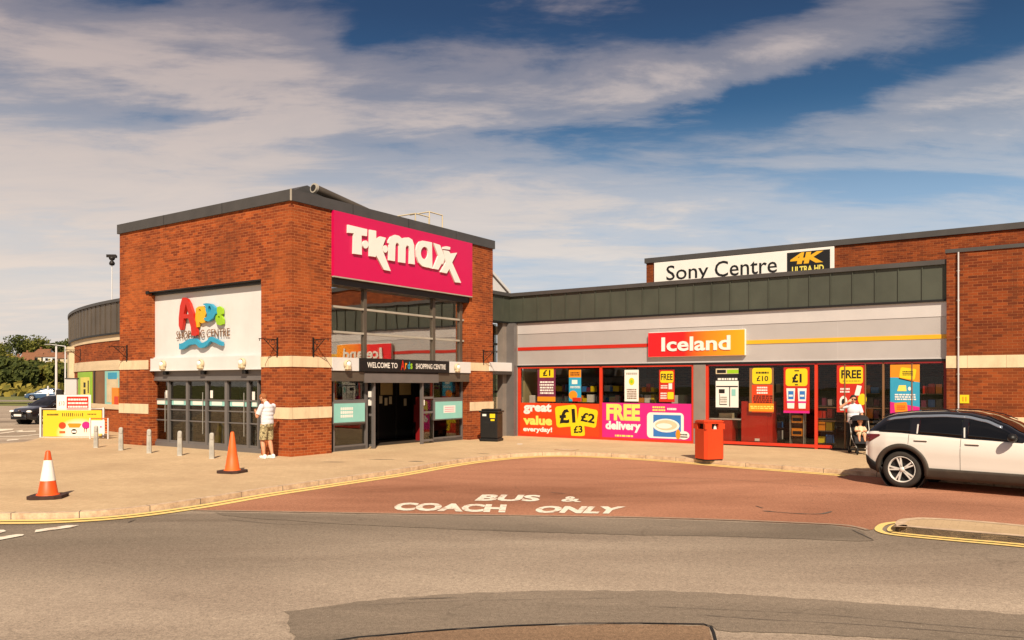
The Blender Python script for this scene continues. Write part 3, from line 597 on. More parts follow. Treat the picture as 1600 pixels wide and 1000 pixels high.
# stickers on the door leaves (each its own small sheet)
for i in range(6):
    lo, hi = bs[i+1][1], bs[i][0]; s_ = MB(); fn = fnA(AG)
    z1_, z0_ = zr[0] - .02, zr[0] - .17
    s_.add([(AG-.008, hi-.05, z0_), (AG-.008, lo+.05, z0_), (AG-.008, lo+.05, z1_), (AG-.008, hi-.05, z1_)], [(0, 1, 2, 3)], 'pale_cyan')
    wd = hi - lo - .1
    s_.add([(AG-.011, hi-.05-wd*.15, z0_+.02), (AG-.011, hi-.05-wd*.8, z0_+.02), (AG-.011, hi-.05-wd*.8, z1_-.02), (AG-.011, hi-.05-wd*.15, z1_-.02)], [(0, 1, 2, 3)], 'white_gloss'); s_.build('door_sticker', tower)
for px, y0, y1 in ((261, 610, 622), (331, 610, 622), (396.5, 612, 625)):
    b, Y = hitA(px, AG); s_ = MB(); s_.box(AG - .012, AG - .006, b - .06, b + .06, zat(y1, Y), zat(y0, Y), 'white_gloss'); s_.build('paper_notice', tower)
# --- right front: tall window above, porch below
BG = .31
a3 = RF(722, 600, BG)[0]
zb0, zb1 = RF(541, 579.5)[1], RF(541, 559)[1]            # sign beam
uw = MB(); zt_ = zs0 - .02
uw.box(a1 + .002, a2 - .002, .03, .4, zs0 - .22, zs0 - .004, 'dark_frame')
for px, wd in ((568.5, 4), (676, 4), (718, 4)):
    a_, Y = hitB(px, BG); hw = wd / 2 * Y / F * 1.4; uw.box(a_ - hw, a_ + hw, BG - .07, BG + .05, zb1, zs0 - .22, 'bronze_metal')
for py in (478.5, 518):
    z = RF(518, py, BG)[1]; uw.box(a1 + .002, a2 - .002, BG - .06, BG + .04, z - .03, z + .03, 'coping_light')
uw.build('upper_window_frame', tower)
gl = MB(); gl.box(a1 + .004, a2 - .004, BG - .004, BG + .004, zb1, zs0 - .2, 'glass_upper'); gl.build('upper_window_glass', tower)
wb = MB(); pA, pB = RF(560, 570)[0], RF(700, 570)[0]
wb.box(a1 + .002, pA, -.03, .3, zb0, zb1, 'white', .006); wb.build('white_beam', tower); wb = MB(); wb.box(pB, a2 + .02, -.03, .3, zb0, zb1, 'white', .006); wb.build('white_beam', tower)
pf = MB()
pf.box(a1 + .002, a2 - .002, .05, .36, zb0 - .26, zb0 - .002, 'dark_frame')
pf.box(a1 + .002, pA + .25, .01, .05, zb0 - .30, zb0 - .02, 'bronze_metal'); pf.box(pB - .5, a2 - .004, .01, .05, zb0 - .30, zb0 - .02, 'bronze_metal')
pf.box(pA + .25, pB - .5, -.01, .05, zb0 - .34, zb0 - .05, 'grey_frame')
zh = zb0 - .26
def post(px, wd, b=BG, z0=0, z1=None, d=.05, m='grey_frame'):
    a_, Y = hitB(px, b); hw = wd / 2 * Y / F; pf.box(a_ - hw, a_ + hw, b - d, b + d, z0, z1 or zh, m); return a_ - hw, a_ + hw
p1 = post(571, 5.5); p2 = post(583.5, 3.5, .12); p3 = post(659, 3.5, .12); p4 = post(674, 5.5); p5 = post(720.5, 3); p0 = post(520, 3)
for (x0, x1) in ((p0[1], p1[0]), (p4[1], p5[0])):
    for z in (.06, RF(545, 627, BG)[1], RF(545, 661, BG)[1]): pf.box(x0, x1, BG - .05, BG + .04, z - .05, z + .05, 'grey_frame')
    pf.box(x0, x1, BG - .05, BG + .04, 0, .16, 'grey_frame')
for (x0, x1) in ((p1[1], p2[0]), (p3[1], p4[0])):
    for z in (.10, 1.02, 1.5): pf.box(x0, x1, .16, .22, z - .035, z + .035, 'grey_frame')
pf.build('porch_frame', tower)
for (x0, x1, y_) in ((p0[1], p1[0], BG), (p4[1], p5[0], BG), (p1[1], p2[0], .19), (p3[1], p4[0], .19)): gl = MB(); gl.box(x0, x1, y_ - .004, y_ + .004, .1, zh, 'glass'); gl.build('porch_glass', tower)
# inner sliding doors, standing open, with notices
id_ = MB(); bi = 2.2
ia, ib = hitB(590, bi)[0], hitB(672, bi)[0]
for a_ in (ia, (ia*2+ib)/3, (ia+2*ib)/3, ib): id_.box(a_ - .035, a_ + .035, bi - .03, bi + .03, .02, 2.45, 'dark_frame')
id_.box(ia, ib, bi - .04, bi + .04, 2.35, 2.5, 'dark_frame'); id_.box(ia, ib, bi - .01, bi, .06, 2.35, 'black'); id_.build('inner_door', tower)
for px, py in ((595, 624), (603, 627), (610, 625), (633, 628)):
    a_, Y = hitB(px, bi - .05); s_ = MB(); z = zat(py, Y); s_.box(a_ - .07, a_ + .07, bi - .055, bi - .05, z - .14, z + .12, 'render_cream'); s_.build('paper_notice', tower)
for px in (604, 633):
    a_, Y = hitB(px, bi - .05); s_ = MB(); s_.box(a_ - .30, a_ + .30, bi - .055, bi - .05, zat(617, Y), zat(595, Y), 'ceiling_tan'); s_.build('door_pane', tower)
for px, py, b in ((578, 616, .12), (578, 629, .12), (661, 629, .12)):
    a_, Y = hitB(px, .18); s_ = MB(); z = zat(py, Y); s_.box(a_ - .075, a_ + .075, .172, .178, z - .09, z + .09, 'white_gloss'); s_.build('paper_notice', tower)
# --- roof structures
rp = MB(); pz = ZT
cx_, Y_ = hitB(491, 0.9)
zc_ = zat(294, Y_)
end_a, Y2 = hitB(572, 1.6); ze = ZT - .05
P0 = Vector((cx_, .9, zc_)); P1 = Vector((hitB(585, .9)[0], .9, zat(331, hitB(585, .9)[1]) - .1))
rp.tube(P0, P1, .125, .115, 'bronze_metal', 18); rp.tube(P0 - (P1-P0).normalized()*.03, P0 + (P1-P0).normalized()*.05, .145, .145, 'coping_light', 18)
rp.build('roof_pipe', None, FR)
o = bpy.data.objects['roof_pipe']; tag(o, 'fat brown pipe end with a pale ring lying on the roof behind the brick corner', 'roof pipe')
d_ = (P1-P0).normalized(); rr = MB(); rr.tube(P0 - d_*.05, P0 - d_*.02, .095, .095, 'dark_frame', 14); rr.build('pipe_cap', o).matrix_parent_inverse = Matrix()
hp = MB(); q0 = hitB(470, .55)[0]; prof = [(455, 297), (463, 296), (472, 292), (480, 289.5), (493, 296), (510, 304), (525, 310), (545, 317), (575, 326), (600, 333), (618, 338.5)]
top = [(hitB(px, 1.3)[0], zat(py, hitB(px, 1.3)[1])) for px, py in prof]; bot = [(x, ZT - .25) for x, z in top]
hp.prism([(x, z) for x, z in bot] + [(x, z) for x, z in reversed(top)], 0, 1.2, 'coping', lambda x, y, w: (x, 1.3 + w, y)); tag(hp.build('roof_hump', None, FR), 'dark swept metal roof hood rising behind the coping under the pipe', 'roof hood')
rl = MB()
for px0, px1, pyt in ((649, 671, 333.5), (671, 692, 331)):
    x0, Y = hitB(px0, 1.0); x1, Yb = hitB(px1, 1.0); z = zat(pyt, Y)
    for x in (x0, x1 - .03): rl.tube((x, 1, ZT - .3), (x, 1, z), .022, .022, 'render_cream', 6)
    rl.tube((x0, 1, z), (x1 - .03, 1, z), .022, .022, 'render_cream', 6); rl.tube((x0, 1, z), (x0, 1.9, z), .022, .022, 'render_cream', 6)
tag(rl.build('roof_guard_rail', None, FR), 'two thin pale hoops of guard rail on the roof above the pink sign', 'guard rail')
# ================================================================= SIGNS on the tower
sg = MB(); fb = fnB(0)
sg.box(a1 - .004, a2 + .02, -.10, .055, zs0, ZT - .304, 'magenta'); sg.box(a1 - .006, a2 + .022, -.104, -.02, zs0 - .035, zs0 - .002, 'coping_light')
sign = sg.build('shop_sign', None, FR); tag(sign, 'large bright pink sign with raised white letters high on the tall brick block', 'sign')
def zp(x, y): return RF(530 + x/8, 340 + y/8, -.16)
def poly(pts): return [zp(*p) for p in pts]
def stroke(p, q, wd):
    p, q = Vector(p), Vector(q); n_ = (q-p).normalized(); n_ = Vector((-n_.y, n_.x)) * wd/2; return [tuple(p-n_), tuple(q-n_), tuple(q+n_), tuple(p+n_)]
def circ(cx, cy, rx, ry, n=24, a=0): return [(cx + rx*math.cos(a+2*math.pi*i/n), cy + ry*math.sin(a+2*math.pi*i/n)) for i in range(n)]
LET = {'letter_T': ([(112, 88), (352, 146), (348, 232), (280, 222), (284, 465), (178, 450), (184, 195), (110, 188)], []),
 'letter_K': ([(384, 150), (463, 165), (463, 268), (515, 235), (585, 252), (535, 385), (645, 668), (560, 652), (462, 470), (458, 492), (380, 480)], []),
 'letter_M': ([(622, 532), (628, 330), (615, 315), (618, 285), (645, 240), (700, 215), (750, 228), (785, 262), (820, 250), (870, 248), (915, 275), (938, 345), (946, 585), (880, 575), (884, 410), (872, 360), (848, 345), (832, 375), (828, 568), (750, 556), (752, 350), (738, 320), (718, 312), (704, 345), (698, 545)], []),
 'letter_A': ([(1090, 296), (1160, 310), (1166, 638), (1118, 625), (1080, 618), (1040, 606), (994, 560), (970, 490), (964, 400), (975, 345), (1005, 300), (1045, 288)], [circ(1068, 442, 47, 78, 20)]),
 'letter_X': ([(1180, 316), (1262, 343), (1322, 500), (1300, 585), (1285, 570), (1240, 650), (1176, 638), (1240, 480)], []),
 'long_letter_X': ([(1300, 405), (1372, 418), (1392, 448), (1475, 438), (1412, 560), (1525, 815), (1450, 808), (1378, 640), (1345, 697), (1268, 680), (1335, 560)], [])}
for nm, (ol, hs) in LET.items():
    m = MB(); m.prism(poly(ol), 0, .055, 'white_gloss', lambda x, y, w: (x, -.105 - w, y), [poly(h_) for h_ in hs]); m.build(nm, sign)
for pts in (circ(330, 336, 34, 50), circ(576, 392, 31, 46), [(1300, 392), (1302, 366), (1340, 358), (1388, 368), (1385, 402)]):
    m = MB(); m.prism(poly(pts), 0, .06, 'white_gloss', lambda x, y, w: (x, -.105 - w, y)); m.build('letter_dot', sign)
# white logo panel
pn = MB(); zpn0 = zbm1
pn.box(.22, .30, bR + .003, bL - .003, zpn0, zrec - .105, 'white'); pn.box(.17, .22, bR + .003, bL - .003, zpn0, zpn0 + .035, 'white')
logo = pn.build('logo_panel', None, FR); tag(logo, 'big white panel with a coloured shopping centre logo above the glass doors', 'sign')
def lp(x, y): b, z = LF(265 + x/10, 455 + y/10, .12); return (-b, z)
fl = lambda d0: (lambda x, y, w: (.18 - w, -x, y))
def logo_part(nm, pts, m_, hs=(), d=.06): m = MB(); m.prism([lp(*p) for p in pts], 0, d, m_, fl(0), [[lp(*p) for p in h_] for h_ in hs]); m.build(nm, logo)
logo_part('red_letter', [(210, 105), (240, 98), (285, 120), (325, 190), (375, 340), (410, 480), (440, 680), (420, 700), (355, 692), (345, 560), (306, 425), (232, 425), (222, 500), (205, 600), (180, 610), (155, 540), (155, 420), (175, 230)], 'red', [[(268, 195), (232, 356), (308, 362)]], .09)
logo_part('yellow_letter', [(410, 270), (450, 238), (520, 232), (560, 270), (570, 350), (550, 400), (560, 480), (500, 500), (460, 480), (448, 560), (395, 565), (400, 420)], 'stripe_yellow', [circ(468, 300, 18, 24, 12)])
logo_part('blue_letter', [(530, 200), (590, 188), (660, 200), (720, 260), (735, 350), (700, 420), (620, 475), (570, 460), (550, 425), (600, 400), (600, 360), (580, 300), (575, 230)], 'cyan', [circ(640, 290, 24, 60, 16, .2)], .10)
logo_part('green_letter', [(740, 250), (780, 235), (825, 270), (828, 350), (800, 370), (835, 430), (835, 510), (790, 535), (735, 515), (712, 440), (720, 390), (745, 360), (735, 300)], 'lime', [circ(768, 408, 14, 22, 10)])
wv = []
for i in range(25): x = 160 + 665*i/24; wv.append((x, 783 + 6*math.sin(i/24*6.28*2 + 1.2)*6 - (i/24)*22 + (-22 if 8 < i < 11 or 16 < i < 19 else 0)))
logo_part('blue_wave', wv + [(x, y + 98 - 46*abs(i/24-.12)) for i, (x, y) in reversed(list(enumerate(wv)))], 'cyan', (), .09)
m = MB(); p0_, p1_ = lp(85, 700), lp(915, 700)
m.text('SHOPPING CENTRE', p0_[0], p1_[0], lp(500, 725)[1], lp(500, 600)[1], .02, 'brown_paint', fl(0), -.008, .01); m.build('small_lettering', logo)
# black welcome sign
ws = MB(); ws.box(pA + .003, pB - .003, -.06, .3, zb0 - .005, zb1 + .01, 'black')
f0 = lambda x, y, w: (x, -.062 - w, y); hh = zb1 - zb0; L_ = pB - pA
ws.text('WELCOME TO', pA + .07*L_, pA + .385*L_, zb0 + .28*hh, zb0 + .72*hh, .008, 'white_gloss', f0, .015)
ws.text('A', pA + .42*L_, pA + .465*L_, zb0 + .15*hh, zb0 + .95*hh, .008, 'red', f0, .03); ws.text('r', pA + .468*L_, pA + .492*L_, zb0 + .25*hh, zb0 + .75*hh, .008, 'orange', f0, .03)
ws.text('d', pA + .497*L_, pA + .522*L_, zb0 + .25*hh, zb0 + .85*hh, .008, 'cyan', f0, .03); ws.text('s', pA + .527*L_, pA + .552*L_, zb0 + .25*hh, zb0 + .72*hh, .008, 'lime', f0, .03)
ws.text('SHOPPING CENTRE', pA + .59*L_, pA + .95*L_, zb0 + .28*hh, zb0 + .72*hh, .008, 'white_gloss', f0, .015)
tag(ws.build('welcome_sign', None, FR), 'long black WELCOME TO sign over the porch below the tall window', 'sign')
# cyan poster cases
def case(px0, px1, y0, y1, label, side):
    x0, Y0 = hitB(px0, .15); x1, _ = hitB(px1, .15); zt, zb = zat(y0, Y0), zat(y1, Y0)
    m = MB(); m.box(x0, x1, .10, BG - .055, zb, zt, 'grey_frame', .008); m.box(x0 + .03, x1 - .03, .09, .10, zb + .04, zt - .05, 'pale_cyan')
    w_ = x1 - x0; h_ = zt - zb
    if side: 
        m.box(x0 + .3*w_, x0 + .72*w_, .086, .09, zb + .35*h_, zb + .72*h_, 'white_gloss')
        for k2 in range(3): m.box(x0 + .34*w_, x0 + .68*w_, .083, .086, zb + (.42 + .1*k2)*h_, zb + (.44 + .1*k2)*h_, 'pink')
    else:
        for k2 in range(3): 
            for j in range(6): m.box(x0 + (.22 + .065*j)*w_, x0 + (.22 + .065*j + .05)*w_, .086, .09, zb + (.28 + .17*k2)*h_, zb + (.28 + .17*k2 + .12)*h_, 'white_gloss')
    tag(m.build('poster_case', None, FR), label, 'poster case', 'pale cyan poster cases beside the porch')
case(518.5, 569, 628, 663, 'pale cyan poster case left of the porch, nearest the brick corner', 0); case(677.5, 721, 625.5, 657, 'pale cyan poster case right of the porch, with a white box printed in its middle', 1)
# things just inside the porch windows
def inside(px0, px1, y0, y1, b, m_, label, cat, name, extra=None, d=.02):
    x0, Y = hitB(px0, b); x1, Y1 = hitB(px1, b); m = MB(); z1_, z0_ = zat(y0, Y), zat(y1, Y); m.box(x0, x1, b, b + d, z0_, z1_, m_)
    if extra: extra(m, x0, x1, z0_, z1_, b)
    return tag(m.build(name, None, FR), label, cat)
inside(527, 540, 584, 600, .36, 'lime', 'lime green leaflet hung high in the left porch window', 'poster', 'window_poster', lambda m, x0, x1, z0, z1, b: m.box(x0 + .06, x1 - .06, b - .004, b, z0 + .1, z1 - .08, 'yellow'))
inside(554, 562, 607, 623, .36, 'white_gloss', 'small pink and white poster low in the left porch window', 'poster', 'window_poster', lambda m, x0, x1, z0, z1, b: (m.box(x0, x1, b - .004, b, z0, z0 + .1, 'pink'), m.box(x0 + .05, x0 + .08, b - .004, b, z0 + .15, z1 - .05, 'pink')))
inside(677, 687, 602, 622, .36, 'pale_yellow', 'pale yellow poster in the right porch window', 'poster', 'window_poster', lambda m, x0, x1, z0, z1, b: m.box(x0 + .05, x1 - .05, b - .004, b, z1 - .12, z1 - .06, 'red'))
inside(699, 710, 593, 621, .36, 'blue', 'narrow blue poster with red foot in the right porch window', 'poster', 'window_poster', lambda m, x0, x1, z0, z1, b: m.box(x0 + .02, x1 - .02, b - .004, b, z0, z0 + .15, 'red'))
inside(678, 704, 657, 673, 1.1, 'red', 'red and yellow boxes of a display stand low behind the right porch window', 'display stand', 'display_stand', lambda m, x0, x1, z0, z1, b: (m.box(x1 - .25, x1 + .05, b - .05, b, z0 + .1, z1, 'yellow'), m.box(x0 + .2, x0 + .25, b, b + .2, .02, z0, 'iron'), m.box(x1 - .2, x1 - .15, b, b + .2, .02, z0, 'iron')), .5)
inside(664, 672, 633, 660, .9, 'dark_red', 'tall dark red vending cabinet beside the inner doors', 'vending machine', 'vending_machine', lambda m, x0, x1, z0, z1, b: (m.box(x0 - .02, x1 - .05, b - .01, b + .4, .02, 1.5, 'dark_red'), m.box(x0, x1 - .08, b - .02, b - .01, 1.1, 1.35, 'yellow')), .5)
# things inside the left doors
def rel(px, py, a): b, Y = hitA(px, a); return b, zat(py, Y)
m = MB(); b, _ = rel(346, 690, .75)
m.prism([(-.17, 0), (.17, 0), (.09, .72), (-.09, .72)], 0, .03, 'yellow', lambda x, y, w: (.72 - w - .15*(1-y/.72), b - x, y + .02)); m.prism([(-.17, 0), (.17, 0), (.09, .72), (-.09, .72)], 0, .03, 'yellow', lambda x, y, w: (.75 + w + .15*(1-y/.72), b - x, y + .02)); m.box(.66, .81, b - .09, b + .09, .70, .78, 'yellow')
tag(m.build('wet_floor_sign', None, FR), 'yellow folding floor sign standing inside the left glass doors', 'floor sign')
m = MB(); b, _ = rel(258, 650, 1.6); m.box(1.3, 2.0, b - .25, b + .3, .02, .45, 'wood'); m.box(1.35, 1.95, b - .22, b + .25, .45, 1.0, 'wood'); m.box(1.3, 1.9, b - .2, b + .3, 1.0, 1.9, 'wood'); tag(m.build('cardboard_boxes', None, FR), 'tall stack of brown cardboard boxes behind the leftmost door leaf', 'boxes')
m = MB(); bt, _ = rel(318, 655, 2.4)
m.lathe([(0, .70), (.9, .70), (.92, .74), (.0, .75)], 'wood', 28, (2.4, bt, 0)); m.tube((2.4, bt, .02), (2.4, bt, .7), .05, .05, 'iron'); m.lathe([(0, .02), (.35, .02), (.3, .06), (0, .07)], 'iron', 20, (2.4, bt, 0)); tag(m.build('round_table', None, FR), 'round brown table inside the glass doors', 'table')
for px, k2 in ((285, 0), (305, 0), (368, 1), (398, 1)):
    b, _ = rel(px, 650, 1.9 + .2*k2); m = MB(); A_ = 1.9 + .2*k2
    m.box(A_ - .2, A_ + .2, b - .2, b + .2, .42, .46, ('galvanised', 'dark_red')[k2]); m.box(A_ + .17, A_ + .2, b - .2, b + .2, .46, .85, ('galvanised', 'dark_red')[k2])
    for i in (-.18, .16):
        for j in (-.18, .16): m.box(A_ + i, A_ + i + .02, b + j, b + j + .02, .02, .42, 'iron')
    tag(m.build('cafe_chair', None, FR), {285: 'pale chair behind the second door leaf from the left', 305: 'pale chair behind the third door leaf from the left', 368: 'dark red chair behind the fifth door leaf from the left', 398: 'dark red chair behind the door leaf nearest the man'}[px], 'chair', 'chairs inside the left glass doors')
# ================================================================= wall lamps and hanging-basket brackets
def wall_lamp(M, label):
    r = empty('wall_lamp', M, label, 'wall lamp', 'round bulkhead lamps on the white beams')
    a = MB(); a.lathe([(0, 0), (.11, 0), (.13, .03), (.13, .08), (.10, .10)], 'render_cream', 20, (0, 0, 0), 'Y'); a.box(-.09, .09, .0, .14, -.17, .02, 'render_cream', .03); A = a.build('housing', r)
    g_ = MB(); g_.ball((0, .11, 0), .085, .05, .085, 'lamp_glass'); B = g_.build('lamp_glass', r)
    return reg(r, A, B)
def LM(a, b, z, face): return FR @ Matrix.Translation((a, b, z)) @ Matrix.Rotation(R(90) if face == 'A' else R(180), 4, 'Z')
zl = (zbm0 + zbm1) / 2; lab = 'cream bulkhead lamp on the white beam over the glass doors, '
b0 = hitA(257, .06)[0]; l0 = wall_lamp(LM(.055, b0, zl, 'A'), lab + 'leftmost of three')
for px, t_ in ((316, 'middle of three'), (381, 'rightmost of three')): copy_thing(l0, LM(.055, hitA(px, .06)[0], zl, 'A'), lab + t_)
for px, t_ in ((541, 'cream bulkhead lamp left of the black welcome sign'), (712.5, 'cream bulkhead lamp right of the black welcome sign')): copy_thing(l0, LM(hitB(px, -.03)[0], -.035, (zb0 + zb1)/2, 'B'), t_)
def bracket(M, label):                                   # local y points out of the wall
    m = MB(); m.box(-.02, .02, .0, .03, -.42, .12, 'iron'); m.tube((0, .01, .06), (0, .62, .06), .013, .013, 'iron', 6); m.tube((0, .02, -.30), (0, .45, .05), .011, .011, 'iron', 6)
    pts = [(0, .16 + .07*math.cos(t_/8*5.5), -.02 + .07*math.sin(t_/8*5.5)) for t_ in range(9)]; m.path(pts, .009, 'iron', 6); pts = [(0, .32 + .045*math.cos(t_/8*5.5+2), .0 + .045*math.sin(t_/8*5.5+2)) for t_ in range(9)]; m.path(pts, .008, 'iron', 6)
    m.tube((0, .60, .06), (0, .60, .0), .010, .010, 'iron', 6); m.box(-.035, .035, .0, .022, -.20, -.15, 'iron'); o = m.build('basket_bracket', None, M)
    return tag(o, label, 'bracket', 'wrought iron basket brackets on the brick')
bb = bracket(LM(-.0, LF(199, 545)[0], LF(199, 545)[1], 'A'), 'empty iron basket bracket on the brick left of the white panel')
copy_thing(bb, LM(0, LF(434, 533)[0], LF(434, 533)[1] - .02, 'A'), 'empty iron basket bracket on the brick just right of the white panel')
copy_thing(bb, LM(RF(489, 533)[0], 0, RF(489, 533)[1] - .02, 'B'), 'empty iron basket bracket on the brick pier left of the pink sign front')
copy_thing(bb, LM(RF(755, 552)[0], 0, RF(755, 552)[1], 'B'), 'empty iron basket bracket on the narrow brick pier right of the porch')
# ================================================================= CURVED BUILDING on the left
CC = (5.9, 55.9); RC = 32.3; MC = Matrix.Translation((CC[0], CC[1], 0))
A0, A1 = R(198), R(236.5)
cur = empty('curved_building', MC, 'low curved brick building with a dark metal roof band left of the tall brick block', 'building')
def arc(r0, r1, z0, z1, m, a0=A0, a1=A1, n=60, mb=None):
    mb = mb or MB(); vs = []
    for i in range(n + 1):
        a = a0 + (a1 - a0)*i/n; c, s = math.cos(a), math.sin(a)
        vs += [(r1*c, r1*s, z0), (r1*c, r1*s, z1), (r0*c, r0*s, z1), (r0*c, r0*s, z0)]
    fs = []
    for i in range(n):
        for j in range(4): a, b = i*4 + j, i*4 + (j+1) % 4; fs.append((a, a+4, b+4, b))
    fs += [(0, 1, 2, 3), tuple(n*4 + k for k in (3, 2, 1, 0))]
    return mb.add(vs, fs, m)
ZG1, ZG0 = 5.37, 4.285                                     # metal roof band of both low buildings
arc(RC - .4, RC, 0, 3.9, 'brick_curved').build('brick_wall', cur)
s_ = arc(RC - .3, RC + .03, 3.72, 4.0, 'stone'); arc(RC - .3, RC + .04, 2.52, 2.92, 'stone', mb=s_); arc(RC - .3, RC + .05, .92, 1.12, 'stone', mb=s_); s_.build('stone_band', cur)
s_ = arc(RC - .3, RC + .10, 4.02, ZG1 - .12, 'bronze_metal'); arc(RC - .3, RC + .16, ZG1 - .12, ZG1, 'coping', mb=s_); arc(RC - .3, RC + .12, 3.96, 4.03, 'black', mb=s_)
nsm = int((A1 - A0)*RC/.62)
for i in range(nsm):
    a = A0 + (A1-A0)*i/nsm; c, s = math.cos(a), math.sin(a); p = Vector((c, s)); q = Vector((-s, c)); r = RC + .10
    vs = [(p.x*rr_ + q.x*k2, p.y*rr_ + q.y*k2, z) for z in (4.03, ZG1 - .12) for rr_, k2 in ((r, -.015), (r + .03, -.015), (r + .03, .015), (r, .015))]
    s_.add(vs, [(0, 1, 5, 4), (1, 2, 6, 5), (2, 3, 7, 6)], 'bronze_metal')
s_.build('metal_roof_band', cur)
s_ = MB(); s_.add([(0, 0, ZG1 - .1)] + [(RC*math.cos(A0+(A1-A0)*i/40), RC*math.sin(A0+(A1-A0)*i/40), ZG1 - .1) for i in range(41)], [(0, i+1, i+2) for i in range(40)], 'coping'); s_.build('flat_roof', cur)
def angpx(px):
    r = ray(px); c = Vector(CC); b = r.dot(c); q = b*b - r.dot(r)*(c.dot(c) - RC*RC); q = max(q, 0); t_ = (b - math.sqrt(q))/r.dot(r); p = r*t_ - c; return math.atan2(p.y, p.x) % (2*math.pi), t_
ap = angpx(115)[0]; s_ = arc(RC - .2, RC + .22, 0, 3.7, 'render_cream', ap - .02, ap + .012, 3); arc(RC - .2, RC + .30, 3.5, 3.72, 'render_cream', ap - .022, ap + .014, 3, s_); s_.build('pilaster', cur)
def cpanel(px0, px1, z0, z1, m, off=.02, mb=None):
    a0_, a1_ = sorted((angpx(px0)[0], angpx(px1)[0])); return arc(RC, RC + off, z0, z1, m, a0_, a1_, 8, mb)
wn = cpanel(122.5, 186, 1.14, 2.50, 'brown_paint', .015); cpanel(148, 149.5, 1.14, 2.5, 'dark_frame', .05, wn); wn.build('window_panel', cur)
pf_ = cpanel(122.5, 145, .95, 2.48, 'lime', .03); cpanel(127, 141, 1.25, 2.25, 'pale_yellow', .034, pf_); cpanel(132, 135, 1.5, 1.72, 'iron', .04, pf_); cpanel(132, 135, 1.8, 2.02, 'iron', .04, pf_); cpanel(138.5, 140, 1.55, 2.1, 'iron', .04, pf_); tag(pf_.build('wall_poster', None, MC), 'tall lime yellow poster on the curved brick wall behind the free-standing signs', 'poster')
pf_ = cpanel(165, 186.5, 1.06, 2.48, 'pale_cyan', .03); cpanel(168, 186, 1.2, 2.2, 'render_cream', .034, pf_); cpanel(176, 186.5, 1.06, 1.8, 'orange', .038, pf_); cpanel(170, 184, 2.15, 2.42, 'cyan', .038, pf_); cpanel(180, 186.5, 1.06, 1.45, 'orange_red', .042, pf_); tag(pf_.build('wall_poster', None, MC), 'cyan and orange poster on the curved wall next to the tall brick block', 'poster')
a_, t_ = angpx(126); bp_ = bracket(MC @ Matrix.Rotation(a_ - R(90), 4, 'Z') @ Matrix.Translation((0, RC, zat(549, t_))), 'iron basket bracket at the far left end of the curved brick wall')
p = ray(175) * 37; m = MB(); m.tube((0, 0, 4.8), (0, 0, zat(412, 37)), .03, .022, 'white', 8); m.lathe([(0, 0), (.10, .03), (.13, .12), (.09, .20), (.05, .24), (.12, .30), (.14, .38), (.05, .44), (0, .46)], 'iron', 12, (0, 0, zat(412, 37) - .1)); m.box(-.25, .18, -.04, .04, zat(402, 37), zat(401, 37) + .1, 'iron'); m.box(-.02, .22, -.05, .05, zat(403, 37) + .0, zat(403, 37) + .12, 'iron')
tag(m.build('camera_mast', None, place(p.x, p.y)), 'thin white mast topped by a black camera head above the curved roof', 'mast')
# ================================================================= SHOP BUILDING (long low front)
shop = empty('shop_building', FR, 'long low shop with silver fascia and red framed windows', 'building')
bE = hitA(1480, AI)[0]; bW = -.15; bX = .15
gm = MB(); gm.box(AI - .02, AI + .8, bE, bX, ZG0, ZG1 - .13, 'green_metal'); gm.box(AI - .10, AI + .9, bE, bX + .02, ZG1 - .13, ZG1, 'coping'); gm.box(AI - .06, AI + .3, bE, bX, ZG0 - .06, ZG0, 'black')
gm.box(TA + .003, AI - .02, bX - .0, bX + .5, ZG0, ZG1 - .13, 'green_metal'); gm.box(TA + .003, AI - .1, bX - .08, bX + .5, ZG1 - .13, ZG1, 'coping'); gm.box(TA + .003, AI - .06, bX - .04, bX + .3, ZG0 - .06, ZG0, 'black')
ns = 24
for i in range(1, ns): b = bX + (bE - bX)*i/ns; gm.box(AI - .055, AI - .02, b - .012, b + .012, ZG0 + .0, ZG1 - .13, 'green_metal')
for a_ in (TA + .25, TA + .85): gm.box(a_ - .012, a_ + .012, bX - .03, bX, ZG0, ZG1 - .13, 'green_metal')
gm.build('metal_roof_band', shop)
zf0 = LF(808, 571, AI)[1]; zf1 = ZG0 - .06; zmid = zf1 - .42
fa = MB(); fa.box(AI + .02, AI + .3, bE + .004, bW, zmid + .012, zf1, 'fascia_light'); fa.box(AI + .035, AI + .3, bE + .004, bW, zf0, zmid, 'fascia'); fa.box(AI + .06, AI + .3, bE + .004, bW, zmid, zmid + .012, 'fascia')
fa.box(AI - .01, AI + .3, bE + .006, bW, zf0 - .07, zf0 - .002, 'black'); fa.box(AI + .01, AI + .2, bE + .006, bW, zf0 - .002, zf0 + .03, 'fascia_light')
nj = 5
for i in range(1, nj): b = bW + (bE - bW)*i/nj; fa.box(AI + .0335, AI + .05, b - .003, b + .003, zf0 + .04, zmid - .002, 'fascia_light')
fa.build('fascia', shop)
zr_ = LF(808, 545.5, AI)[1]; s0, s1 = hitA(1015, AI)[0], hitA(1166, AI)[0]
st_ = MB(); st_.box(AI + .015, AI + .035, s0, bW - .01, zr_ - .06, zr_ + .06, 'red'); st_.build('fascia_stripe', shop); st_ = MB(); st_.box(AI + .015, AI + .035, bE + .006, s1, zr_ - .06, zr_ + .06, 'stripe_yellow'); st_.build('fascia_stripe', shop)
zft = zf0 - .07
fr = MB(); mull = []
def vm(px, wd, m_, z0=.0, z1=zft, d=.07, proud=0):
    b, Y = hitA(px, AI); hw = wd/2*Y/F*1.15; fr.box(AI - proud, AI + d, b - hw, b + hw, z0, z1, m_)
